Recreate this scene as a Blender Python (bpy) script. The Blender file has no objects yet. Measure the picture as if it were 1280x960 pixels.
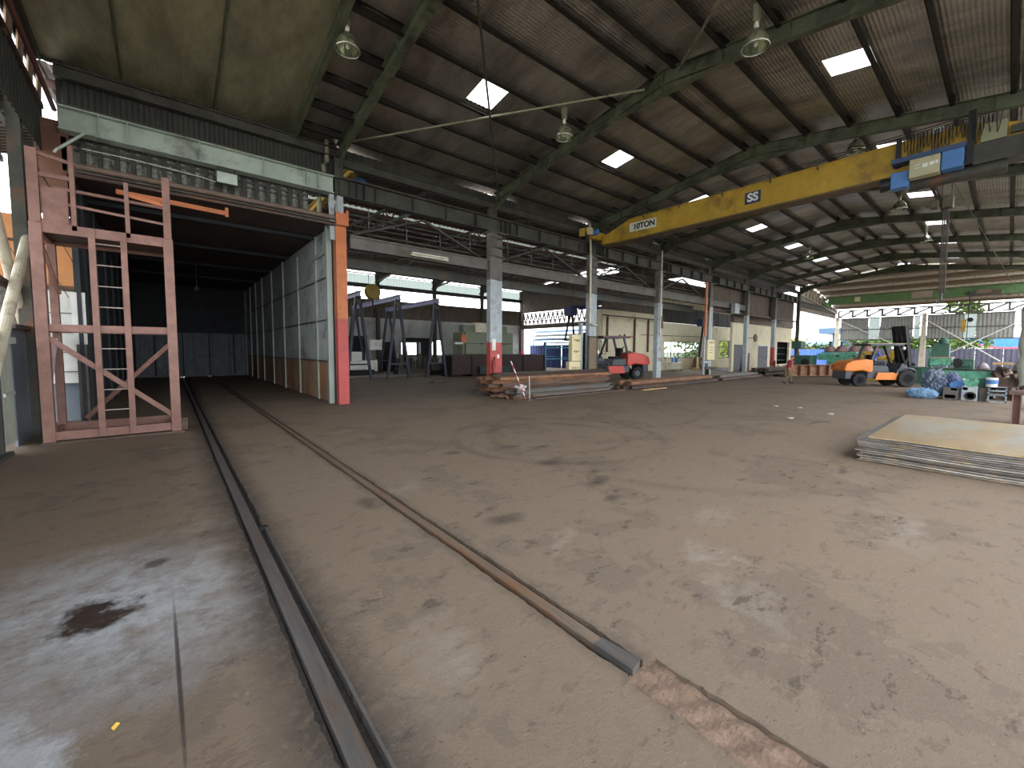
import bpy, math, random
from math import pi, sin, cos, radians, atan2, sqrt
from mathutils import Vector, Matrix
random.seed(7)
SC = bpy.context.scene
COL = SC.collection

# ------------------------------------------------------------------ camera, sky, exposure
cam_d = bpy.data.cameras.new('camera')
cam = bpy.data.objects.new('camera', cam_d)
COL.objects.link(cam)
cam_d.sensor_width = 36.0
cam_d.lens = 36.0 * 514.94 / 1280.0
cam_d.shift_y = -9.0 / 1280.0
cam_d.clip_end = 600
# rows: world axes written in camera coordinates (x right, y down, z forward)
AX = Vector((622.0, -30.0, 514.94)).normalized(); AY = Vector((-428.0, -35.0, 514.94)).normalized()
AY = (AY - AX * AX.dot(AY)).normalized(); AZ = AX.cross(AY)
right = Vector((AX.x, AY.x, AZ.x)); down = Vector((AX.y, AY.y, AZ.y)); fwd = Vector((AX.z, AY.z, AZ.z))
mw = Matrix.Identity(4)
for i in range(3):
    mw[i][0] = right[i]; mw[i][1] = -down[i]; mw[i][2] = -fwd[i]
mw[0][3], mw[1][3], mw[2][3] = 0.0, 0.0, 1.9
cam.matrix_world = mw
SC.camera = cam

world = bpy.data.worlds.new('overcast_sky'); SC.world = world
world.use_nodes = True
wn = world.node_tree.nodes; wl = world.node_tree.links
bg = wn['Background']
bg.inputs['Color'].default_value = (0.93, 0.97, 1.0, 1)
bg.inputs['Strength'].default_value = 1.0
vs = SC.view_settings
vs.view_transform = 'Standard'; vs.look = 'None'; vs.gamma = 1.0; vs.use_curve_mapping = False
vs.exposure = 2.62
SC.cycles.max_bounces = 8; SC.cycles.diffuse_bounces = 5; SC.cycles.glossy_bounces = 3
SC.cycles.transmission_bounces = 4; SC.cycles.sample_clamp_indirect = 6.0
SC.cycles.use_denoising = True

# ------------------------------------------------------------------ materials
MATS = {}
def mat(name, col, rough=0.65, metal=0.0, var=0.25, scale=2.5, dirt=None, damt=0.0, dscale=1.2,
        bump=0.0, bscale=30.0, stretch=(1, 1, 1), streak=None, trans=None, spec=0.4):
    """principled material; base colour varied by noise, plus a second colour of dirt/rust in patches"""
    if name in MATS: return MATS[name]
    m = bpy.data.materials.new(name); m.use_nodes = True
    n, l = m.node_tree.nodes, m.node_tree.links
    b = n['Principled BSDF']
    b.inputs['Roughness'].default_value = rough; b.inputs['Metallic'].default_value = metal
    b.inputs['Specular IOR Level'].default_value = spec
    tc = n.new('ShaderNodeTexCoord'); mp = n.new('ShaderNodeMapping')
    mp.inputs['Scale'].default_value = stretch
    l.new(tc.outputs['Object'], mp.inputs['Vector'])
    nz = n.new('ShaderNodeTexNoise'); nz.inputs['Scale'].default_value = scale
    nz.inputs['Detail'].default_value = 6; nz.inputs['Roughness'].default_value = 0.62
    l.new(mp.outputs['Vector'], nz.inputs['Vector'])
    rp = n.new('ShaderNodeValToRGB')
    c0 = [c * (1 - var) for c in col]; c1 = [min(1, c * (1 + var)) for c in col]
    rp.color_ramp.elements[0].color = (*c0, 1); rp.color_ramp.elements[0].position = 0.3
    rp.color_ramp.elements[1].color = (*c1, 1); rp.color_ramp.elements[1].position = 0.7
    l.new(nz.outputs['Fac'], rp.inputs['Fac'])
    out = rp.outputs['Color']
    if dirt:
        d = n.new('ShaderNodeTexNoise'); d.inputs['Scale'].default_value = dscale
        d.inputs['Detail'].default_value = 8; d.inputs['Roughness'].default_value = 0.7
        l.new(mp.outputs['Vector'], d.inputs['Vector'])
        r2 = n.new('ShaderNodeValToRGB')
        r2.color_ramp.elements[0].position = max(0.0, 0.62 - damt * 0.35)
        r2.color_ramp.elements[1].position = min(1.0, 0.75 - damt * 0.25)
        l.new(d.outputs['Fac'], r2.inputs['Fac'])
        mx = n.new('ShaderNodeMix'); mx.data_type = 'RGBA'
        l.new(r2.outputs['Color'], mx.inputs['Factor'])
        l.new(out, mx.inputs['A']); mx.inputs['B'].default_value = (*dirt, 1)
        out = mx.outputs['Result']
    l.new(out, b.inputs['Base Color'])
    if bump:
        bn = n.new('ShaderNodeTexNoise'); bn.inputs['Scale'].default_value = bscale
        bn.inputs['Detail'].default_value = 5
        l.new(mp.outputs['Vector'], bn.inputs['Vector'])
        bp = n.new('ShaderNodeBump'); bp.inputs['Strength'].default_value = bump
        bp.inputs['Distance'].default_value = 0.02
        l.new(bn.outputs['Fac'], bp.inputs['Height']); l.new(bp.outputs['Normal'], b.inputs['Normal'])
    if trans:
        tr = n.new('ShaderNodeBsdfTranslucent'); tr.inputs['Color'].default_value = (*trans, 1)
        ms = n.new('ShaderNodeMixShader'); ms.inputs['Fac'].default_value = 0.7
        l.new(b.outputs['BSDF'], ms.inputs[1]); l.new(tr.outputs['BSDF'], ms.inputs[2])
        l.new(ms.outputs['Shader'], n['Material Output'].inputs['Surface'])
    MATS[name] = m
    return m

def glass_mat(name, tint=(0.9, 0.95, 0.93), rough=0.05):
    m = bpy.data.materials.new(name); m.use_nodes = True
    n, l = m.node_tree.nodes, m.node_tree.links
    n.remove(n['Principled BSDF'])
    t = n.new('ShaderNodeBsdfTransparent'); t.inputs['Color'].default_value = (*tint, 1)
    g = n.new('ShaderNodeBsdfGlossy'); g.inputs['Roughness'].default_value = rough
    ms = n.new('ShaderNodeMixShader'); ms.inputs['Fac'].default_value = 0.06
    l.new(t.outputs[0], ms.inputs[1]); l.new(g.outputs[0], ms.inputs[2])
    l.new(ms.outputs[0], n['Material Output'].inputs['Surface'])
    return m

RUST = (0.13, 0.055, 0.028)
M_dark = mat('dark_paint_steel', (0.05, 0.052, 0.042), 0.6, 0.1, 0.35, 3, RUST, 0.25)
M_black = mat('black_rubber', (0.012, 0.012, 0.013), 0.8, 0, 0.2)
M_blackm = mat('black_metal', (0.02, 0.021, 0.023), 0.5, 0.3, 0.3)
M_green = mat('olive_green_steel', (0.085, 0.10, 0.06), 0.55, 0.0, 0.3, 4, (0.03, 0.032, 0.022), 0.4)
M_purlin = mat('purlin_steel', (0.016, 0.015, 0.012), 0.65, 0.1, 0.3, 3)
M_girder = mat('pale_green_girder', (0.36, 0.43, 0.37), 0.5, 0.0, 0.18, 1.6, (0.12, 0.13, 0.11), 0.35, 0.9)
M_girderd = mat('dark_grey_girder', (0.05, 0.051, 0.041), 0.65, 0, 0.35, 2.0, (0.024, 0.022, 0.018), 0.4)  # also the shaded tone of the runway spans past the first
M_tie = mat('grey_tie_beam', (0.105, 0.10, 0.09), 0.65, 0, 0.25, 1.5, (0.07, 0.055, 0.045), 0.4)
M_grey = mat('blue_grey_paint', (0.33, 0.37, 0.39), 0.55, 0, 0.15, 3, (0.16, 0.14, 0.12), 0.25)
M_red = mat('red_paint', (0.40, 0.065, 0.06), 0.55, 0, 0.15, 4, (0.26, 0.06, 0.05), 0.3)
M_white = mat('white_paint', (0.62, 0.62, 0.58), 0.6, 0, 0.12, 3, (0.35, 0.3, 0.24), 0.2)
M_orange = mat('orange_paint', (0.46, 0.14, 0.045), 0.5, 0, 0.15, 3, (0.3, 0.09, 0.03), 0.25)
M_pink = mat('salmon_primer', (0.225, 0.12, 0.096), 0.6, 0, 0.2, 5, (0.16, 0.08, 0.062), 0.35)
M_yellow = mat('crane_yellow', (0.40, 0.255, 0.025), 0.5, 0, 0.2, 1.5, (0.20, 0.12, 0.025), 0.35, 1.0)
M_cream = mat('cream_wall', (0.62, 0.56, 0.40), 0.75, 0, 0.1, 1.2, (0.36, 0.31, 0.22), 0.2, 0.6)
M_creamp = mat('cream_enamel', (0.60, 0.52, 0.30), 0.45, 0, 0.08, 4)
M_whitewall = mat('whitewashed_wall', (0.42, 0.43, 0.42), 0.8, 0, 0.15, 0.8, (0.22, 0.2, 0.18), 0.3, 0.5)
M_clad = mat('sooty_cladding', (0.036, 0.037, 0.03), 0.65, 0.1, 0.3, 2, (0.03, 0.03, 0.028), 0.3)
M_cladm = mat('mottled_cladding', (0.20, 0.205, 0.185), 0.6, 0.1, 0.4, 22, (0.06, 0.06, 0.055), 0.5, 14)
M_cladb = mat('brown_siding', (0.11, 0.085, 0.065), 0.7, 0, 0.25, 2)
M_cladg = mat('grey_sheet', (0.26, 0.265, 0.25), 0.55, 0.1, 0.12, 2)
M_foil = None
M_rust = mat('rusty_steel', (0.17, 0.085, 0.05), 0.7, 0.2, 0.35, 6, (0.30, 0.15, 0.07), 0.45, 3, 0.3, 60, (0.3, 2, 2))
M_rustd = mat('dark_rusty_steel', (0.085, 0.06, 0.05), 0.65, 0.3, 0.35, 6, (0.17, 0.09, 0.05), 0.35, 3, 0.3, 60, (0.3, 2, 2))
M_steelg = mat('mill_grey_steel', (0.13, 0.125, 0.12), 0.5, 0.4, 0.3, 5, (0.16, 0.1, 0.06), 0.4, 2, 0.2, 60, (0.3, 2, 2))
M_plate_top = mat('yellow_brown_plate', (0.25, 0.175, 0.095), 0.5, 0.15, 0.25, 0.9, (0.23, 0.235, 0.215), 0.45, 0.55, 0.1, 12, (0.5, 1.6, 1))  # yellow-brown base with broad grey patches
M_plate_edge = mat('grey_brown_plate', (0.16, 0.14, 0.125), 0.6, 0.3, 0.3, 7, (0.34, 0.24, 0.12), 0.35, 3)
M_plate_edge2 = mat('pale_plate', (0.24, 0.22, 0.195), 0.6, 0.2, 0.25, 7, (0.2, 0.17, 0.14), 0.35, 3)
M_navy = mat('navy_paint', (0.02, 0.03, 0.10), 0.5, 0.0, 0.2)
M_blue = mat('blue_enamel', (0.06, 0.17, 0.42), 0.45, 0, 0.15)
M_steelblue = mat('blue_frame_paint', (0.05, 0.20, 0.34), 0.5, 0, 0.15)
M_violet = mat('violet_grey_beam', (0.15, 0.145, 0.25), 0.5, 0, 0.15)
M_mgreen = mat('machine_green', (0.10, 0.34, 0.22), 0.5, 0, 0.2, 5, (0.05, 0.11, 0.08), 0.35, 4)
M_dgreen = mat('dark_machine_green', (0.03, 0.09, 0.065), 0.55, 0, 0.25, 5)
M_olivem = mat('grey_green_machine', (0.17, 0.19, 0.13), 0.55, 0, 0.12, 2)
M_cgreen = mat('crane_green', (0.10, 0.19, 0.07), 0.6, 0, 0.2, 2)
M_fork_o = mat('forklift_orange', (0.62, 0.19, 0.03), 0.4, 0, 0.12, 4, (0.35, 0.13, 0.04), 0.15)
M_fork_r = mat('forklift_red', (0.48, 0.05, 0.035), 0.4, 0, 0.1, 4)
M_fork_g = mat('forklift_grey', (0.055, 0.062, 0.078), 0.5, 0, 0.15)
M_fork_roof = mat('dusty_tan_roof', (0.30, 0.24, 0.17), 0.7, 0, 0.2)
M_fork_roofr = mat('dusty_maroon_roof', (0.25, 0.08, 0.07), 0.7, 0, 0.2)
M_chrome = mat('bright_steel', (0.6, 0.6, 0.6), 0.25, 0.9, 0.1)
M_tube = mat('galvanised_tube', (0.50, 0.46, 0.36), 0.45, 0.2, 0.15, 4, (0.3, 0.24, 0.16), 0.3, 3)
M_dullred = mat('oxide_red_pipe', (0.15, 0.05, 0.035), 0.6, 0, 0.25)
M_fence = mat('blue_fence_sheet', (0.06, 0.13, 0.42), 0.6, 0, 0.12)
M_fenceg = mat('slate_fence_sheet', (0.10, 0.105, 0.15), 0.6, 0, 0.15)
M_orangeclad = mat('orange_cladding', (0.62, 0.27, 0.10), 0.6, 0, 0.1, 2)
M_bluebld = mat('blue_facade', (0.03, 0.085, 0.15), 0.6, 0, 0.1)
M_ltblue = mat('light_blue_fascia', (0.07, 0.13, 0.22), 0.6, 0, 0.1)
M_trans = mat('translucent_sheet', (0.40, 0.45, 0.42), 0.5, 0, 0.1, 2, trans=(0.23, 0.265, 0.25))
M_transd = mat('dull_translucent_sheet', (0.25, 0.26, 0.22), 0.6, 0, 0.25, 2, trans=(0.085, 0.09, 0.075))
M_skyl = mat('fibreglass_skylight', (0.7, 0.74, 0.7), 0.5, 0, 0.05, 2, trans=(0.9, 0.93, 0.9))
M_concout = mat('yard_concrete', (0.44, 0.42, 0.38), 0.9, 0, 0.15, 0.3)
M_skin = mat('skin', (0.36, 0.19, 0.12), 0.6, 0, 0.08)
M_pinkshirt = mat('pink_shirt', (0.40, 0.07, 0.10), 0.8, 0, 0.15)
M_blueshirt = mat('blue_shirt', (0.06, 0.12, 0.40), 0.8, 0, 0.15)
M_trouser = mat('olive_trousers', (0.11, 0.10, 0.065), 0.85, 0, 0.15)
M_cap = mat('maroon_cap', (0.24, 0.05, 0.04), 0.8, 0, 0.1)
M_leaf = mat('leaf', (0.07, 0.12, 0.018), 0.6, 0, 0.35, 1.5)
M_leafy = mat('yellow_leaf', (0.20, 0.20, 0.022), 0.6, 0, 0.25, 1.5)
M_bark = mat('bark', (0.12, 0.09, 0.06), 0.9, 0, 0.2)
M_glass = glass_mat('window_glass')
M_text = mat('black_lettering', (0.012, 0.012, 0.012), 0.6, 0, 0)
M_textw = mat('white_lettering', (0.62, 0.65, 0.62), 0.6, 0, 0)
M_sign = mat('white_sign_plate', (0.60, 0.62, 0.54), 0.5, 0, 0.05)
M_tarp = mat('blue_tarpaulin', (0.06, 0.085, 0.13), 0.32, 0, 0.55, 5, (0.16, 0.20, 0.25), 0.3, 4)
M_tarpd = mat('dark_violet_tarpaulin', (0.05, 0.06, 0.13), 0.45, 0, 0.35, 4)
M_plastic = mat('pale_plastic_wrap', (0.42, 0.45, 0.38), 0.4, 0, 0.2, 3)
M_brown = mat('brown_board', (0.16, 0.115, 0.075), 0.7, 0, 0.2, 2, stretch=(3, 3, 0.5))
M_wood = mat('timber', (0.38, 0.25, 0.11), 0.7, 0, 0.2, 4)
M_door = mat('grey_door', (0.10, 0.105, 0.12), 0.6, 0, 0.1)
M_panelb = mat('booth_panel', (0.47, 0.50, 0.50), 0.6, 0.1, 0.12, 1.4, (0.20, 0.17, 0.15), 0.3, 0.9)
M_panelr = mat('booth_panel_rusty', (0.44, 0.29, 0.19), 0.65, 0.1, 0.25, 1.5, (0.33, 0.14, 0.06), 0.4, 1.1, stretch=(1, 1, 0.35))
M_rib = mat('pale_booth_rib', (0.36, 0.41, 0.37), 0.55, 0.1, 0.12, 2)
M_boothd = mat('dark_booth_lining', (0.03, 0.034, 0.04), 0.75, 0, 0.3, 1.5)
M_grass_dirt = mat('rubble_dirt', (0.125, 0.083, 0.06), 0.95, 0, 0.3, 14, bump=0.5, bscale=50)

def foil(name, col, metal, rough):
    """reflective insulation foil: wire grid and creases across the slope"""
    m = bpy.data.materials.new(name); m.use_nodes = True
    n, l = m.node_tree.nodes, m.node_tree.links; b = n['Principled BSDF']
    b.inputs['Metallic'].default_value = metal; b.inputs['Roughness'].default_value = rough
    tc = n.new('ShaderNodeTexCoord'); mp = n.new('ShaderNodeMapping')
    l.new(tc.outputs['Object'], mp.inputs['Vector']); mp.inputs['Scale'].default_value = (1.0, 0.35, 1.0)
    nz = n.new('ShaderNodeTexNoise'); nz.inputs['Scale'].default_value = 1.3; nz.inputs['Detail'].default_value = 8
    nz.inputs['Roughness'].default_value = 0.68
    l.new(mp.outputs['Vector'], nz.inputs['Vector'])
    rp = n.new('ShaderNodeValToRGB')
    rp.color_ramp.elements[0].position = 0.32; rp.color_ramp.elements[0].color = (*[c * 0.45 for c in col], 1)
    rp.color_ramp.elements[1].position = 0.72; rp.color_ramp.elements[1].color = (*[c * 1.25 for c in col], 1)
    l.new(nz.outputs['Fac'], rp.inputs['Fac']); l.new(rp.outputs['Color'], b.inputs['Base Color'])
    hs = []
    for d, sc, dist in (('X', 3.0, 4.0), ('Y', 11.0, 1.0), ('X', 24.0, 0.6)):
        w = n.new('ShaderNodeTexWave'); w.bands_direction = d; w.inputs['Scale'].default_value = sc / 3.0
        w.inputs['Distortion'].default_value = dist; w.inputs['Detail'].default_value = 3
        l.new(tc.outputs['Object'], w.inputs['Vector']); hs.append(w.outputs['Fac'])
    a = n.new('ShaderNodeMath'); a.operation = 'ADD'; l.new(hs[0], a.inputs[0]); l.new(hs[1], a.inputs[1])
    a2 = n.new('ShaderNodeMath'); a2.operation = 'ADD'; l.new(a.outputs[0], a2.inputs[0]); l.new(hs[2], a2.inputs[1])
    bp = n.new('ShaderNodeBump'); nb = n.new('ShaderNodeTexNoise'); nb.inputs['Scale'].default_value = 9; nb.inputs['Detail'].default_value = 6
    l.new(mp.outputs['Vector'], nb.inputs['Vector'])
    a3 = n.new('ShaderNodeMath'); a3.operation = 'MULTIPLY_ADD'; l.new(nb.outputs['Fac'], a3.inputs[0]); a3.inputs[1].default_value = 2.5; l.new(a2.outputs[0], a3.inputs[2])
    bp.inputs['Strength'].default_value = 0.5; bp.inputs['Distance'].default_value = 0.012
    l.new(a3.outputs[0], bp.inputs['Height']); l.new(bp.outputs['Normal'], b.inputs['Normal'])
    return m
M_foil = foil('roof_foil', (0.54, 0.52, 0.455), 0.80, 0.30)
M_foil2 = foil('olive_roof_foil', (0.43, 0.41, 0.27), 0.55, 0.48)

# ------------------------------------------------------------------ mesh builder
ORD = ['first', 'second', 'third', 'fourth', 'fifth', 'sixth', 'seventh', 'eighth', 'ninth', 'tenth', 'eleventh', 'twelfth', 'thirteenth']
class MB:
    def __init__(s): s.v = []; s.f = []
    def add(s, vs, fs):
        o = len(s.v); s.v += [tuple(p) for p in vs]; s.f += [tuple(i + o for i in f) for f in fs]; return s
    def box(s, x0, y0, z0, x1, y1, z1):
        x0, x1 = min(x0, x1), max(x0, x1); y0, y1 = min(y0, y1), max(y0, y1); z0, z1 = min(z0, z1), max(z0, z1)
        return s.add([(x0, y0, z0), (x1, y0, z0), (x1, y1, z0), (x0, y1, z0), (x0, y0, z1), (x1, y0, z1), (x1, y1, z1), (x0, y1, z1)],
                     [(0, 3, 2, 1), (4, 5, 6, 7), (0, 1, 5, 4), (1, 2, 6, 5), (2, 3, 7, 6), (3, 0, 4, 7)])
    def cbox(s, c, sx, sy, sz): return s.box(c[0] - sx / 2, c[1] - sy / 2, c[2] - sz / 2, c[0] + sx / 2, c[1] + sy / 2, c[2] + sz / 2)
    def frame(s, p, q, up):
        p, q = Vector(p), Vector(q); d = (q - p).normalized(); u = Vector(up)
        if abs(d.dot(u)) > 0.98: u = Vector((1, 0, 0)) if abs(d.x) < 0.9 else Vector((0, 1, 0))
        side = d.cross(u).normalized(); u = side.cross(d).normalized()
        return p, q, d, side, u
    def bar(s, p, q, w, h, up=(0, 0, 1), off=(0, 0)):
        """box from p to q, w wide (sideways) and h high (along up)"""
        p, q, d, side, u = s.frame(p, q, up)
        vs = []
        for e in (p, q):
            for a, b in ((-1, -1), (1, -1), (1, 1), (-1, 1)):
                vs.append(e + side * (a * w / 2 + off[0]) + u * (b * h / 2 + off[1]))
        return s.add(vs, [(0, 1, 2, 3), (7, 6, 5, 4), (0, 4, 5, 1), (1, 5, 6, 2), (2, 6, 7, 3), (3, 7, 4, 0)])
    def ibeam(s, p, q, w, h, t=0.03, up=(0, 0, 1)):
        s.bar(p, q, w, t, up, (0, h / 2 - t / 2)); s.bar(p, q, w, t, up, (0, -h / 2 + t / 2))
        return s.bar(p, q, t, h - 2 * t, up)
    def channel(s, p, q, w, h, t=0.012, up=(0, 0, 1)):
        s.bar(p, q, t, h, up, (-w / 2 + t / 2, 0))
        s.bar(p, q, w, t, up, (0, h / 2 - t / 2)); return s.bar(p, q, w, t, up, (0, -h / 2 + t / 2))
    def angle(s, p, q, w, t=0.01, up=(0, 0, 1)):
        s.bar(p, q, t, w, up, (-w / 2, 0)); return s.bar(p, q, w, t, up, (0, -w / 2))
    def tube(s, pts, r, n=8, cap=True):
        pts = [Vector(p) for p in pts]; rings = []
        for i, p in enumerate(pts):
            d = (pts[min(i + 1, len(pts) - 1)] - pts[max(i - 1, 0)]).normalized()
            u = Vector((0, 0, 1)) if abs(d.z) < 0.95 else Vector((1, 0, 0))
            a = d.cross(u).normalized(); b = a.cross(d).normalized()
            rr = r[i] if isinstance(r, (list, tuple)) else r
            rings.append([p + a * rr * cos(2 * pi * k / n) + b * rr * sin(2 * pi * k / n) for k in range(n)])
        vs = [v for g in rings for v in g]; fs = []
        for i in range(len(pts) - 1):
            for k in range(n):
                k2 = (k + 1) % n
                fs.append((i * n + k, i * n + k2, (i + 1) * n + k2, (i + 1) * n + k))
        if cap:
            fs.append(tuple(range(n))[::-1]); fs.append(tuple((len(pts) - 1) * n + k for k in range(n)))
        return s.add(vs, fs)
    def lathe(s, c, prof, n=20, axis='z', cap=True):
        """profile of (radius, height) turned about an axis through c"""
        vs = []; fs = []
        for r, z in prof:
            for k in range(n):
                a = 2 * pi * k / n; x, y = r * cos(a), r * sin(a)
                p = {'z': (x, y, z), 'x': (z, x, y), 'y': (y, z, x)}[axis]
                vs.append((c[0] + p[0], c[1] + p[1], c[2] + p[2]))
        for i in range(len(prof) - 1):
            for k in range(n):
                k2 = (k + 1) % n
                fs.append((i * n + k, i * n + k2, (i + 1) * n + k2, (i + 1) * n + k))
        if cap and prof[0][0] > 1e-4: fs.append(tuple(range(n))[::-1])
        if cap and prof[-1][0] > 1e-4: fs.append(tuple((len(prof) - 1) * n + k for k in range(n)))
        return s.add(vs, fs)
    def prism(s, poly, a, b, plane='xz'):
        """polygon in a plane, extruded along the third axis from a to b"""
        n = len(poly)
        def P(p, t): return {'xz': (p[0], t, p[1]), 'yz': (t, p[0], p[1]), 'xy': (p[0], p[1], t)}[plane]
        vs = [P(p, a) for p in poly] + [P(p, b) for p in poly]
        fs = [tuple(range(n)), tuple(range(2 * n - 1, n - 1, -1))]
        for k in range(n):
            k2 = (k + 1) % n; fs.append((k, k + n, k2 + n, k2))
        return s.add(vs, fs)
    def corr(s, o, U, V, pitch=0.2, depth=0.03, top=0.35):
        """ribbed sheet: U is the width vector (ribs repeat along it), V the length vector"""
        o, U, V = Vector(o), Vector(U), Vector(V); nrm = U.cross(V).normalized(); L = U.length; u = U / L
        x = 0.0; prof = []
        while x < L:
            prof += [(x, 0), (x + pitch * top, 0), (x + pitch * 0.5, depth), (x + pitch * (0.5 + top), depth)]; x += pitch
        prof = [p for p in prof if p[0] < L] + [(L, 0)]
        vs = []
        for a, d in prof: vs.append(o + u * a + nrm * d)
        for a, d in prof: vs.append(o + u * a + nrm * d + V)
        n = len(prof)
        return s.add(vs, [(i, i + 1, n + i + 1, n + i) for i in range(n - 1)])
    def quad(s, a, b, c, d): return s.add([a, b, c, d], [(0, 1, 2, 3)])
    def build(s, name, m, parent=None, smooth=False, label=None, solid=0.0, bevel=0.0):
        me = bpy.data.meshes.new(name)
        off = parent.location if parent is not None else Vector((0, 0, 0))
        if parent is not None and parent.parent is not None: off = off + parent.parent.location
        me.from_pydata([tuple(Vector(p) - off) for p in s.v], [], s.f); me.update()
        if smooth:
            for p in me.polygons: p.use_smooth = True
        o = bpy.data.objects.new(name, me); COL.objects.link(o); me.materials.append(m)
        if parent is not None: o.parent = parent
        if label: o['label'] = label
        if solid:
            md = o.modifiers.new('solid', 'SOLIDIFY'); md.thickness = solid; md.offset = 0
        if bevel:
            md = o.modifiers.new('bevel', 'BEVEL'); md.width = bevel; md.segments = 2; md.limit_method = 'ANGLE'
        return o

def tag(o, label=None, cat=None, group=None, kind=None):
    if label: o['label'] = label
    if cat: o['category'] = cat
    if group: o['group'] = group
    if kind: o['kind'] = kind
    return o
def empty(name, loc, label, cat, group=None):
    o = bpy.data.objects.new(name, None); COL.objects.link(o); o.location = loc; o.empty_display_size = 0.2
    return tag(o, label, cat, group)
def single(mb, name, m, label, cat, group=None, smooth=False, solid=0.0, bevel=0.0):
    return tag(mb.build(name, m, None, smooth, None, solid, bevel), label, cat, group)
def struct(mb, name, m, label=None, parent=None, solid=0.0):
    o = mb.build(name, m, parent, False, label, solid)
    if parent is None: o['kind'] = 'structure'
    return o
def share(src, parent, name, loc=None):
    o = bpy.data.objects.new(name, src.data); COL.objects.link(o); o.parent = parent
    if loc is not None: o.location = loc
    return o
def copy_tree(o, parent=None):
    c = o.copy(); COL.objects.link(c)
    if parent is not None: c.parent = parent
    for ch in list(o.children): copy_tree(ch, c)
    return c
def text(s, size, m, parent, origin, xdir, ydir, name='lettering', depth=0.004, bold=0.0):
    cu = bpy.data.curves.new(name, 'FONT'); cu.body = s; cu.size = size; cu.extrude = depth
    cu.align_x = 'CENTER'; cu.align_y = 'CENTER'
    cu.offset = bold
    tmp = bpy.data.objects.new('tmp', cu); me = bpy.data.meshes.new_from_object(tmp); bpy.data.objects.remove(tmp)
    o = bpy.data.objects.new(name, me); COL.objects.link(o); me.materials.clear(); me.materials.append(m)
    x = Vector(xdir).normalized(); y = Vector(ydir).normalized(); z = x.cross(y)
    mt = Matrix.Identity(4)
    off = parent.location.copy()
    if parent.parent is not None: off += parent.parent.location
    for i in range(3): mt[i][0] = x[i]; mt[i][1] = y[i]; mt[i][2] = z[i]; mt[i][3] = origin[i] - off[i]
    o.parent = parent; o.matrix_local = mt
    return o

# ------------------------------------------------------------------ setting: floor with rail grooves
YL, YRG, YRT = 14.8, 6.8, -1.2                 # column line, ridge, right eave
def zr(y): return 10.18 - 0.15 * abs(y - YRG)    # underside of the roof sheet
COLX = [4.66, 11.3, 18.0, 24.8, 32.0, 39.0, 45.6, 52.6]

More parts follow.
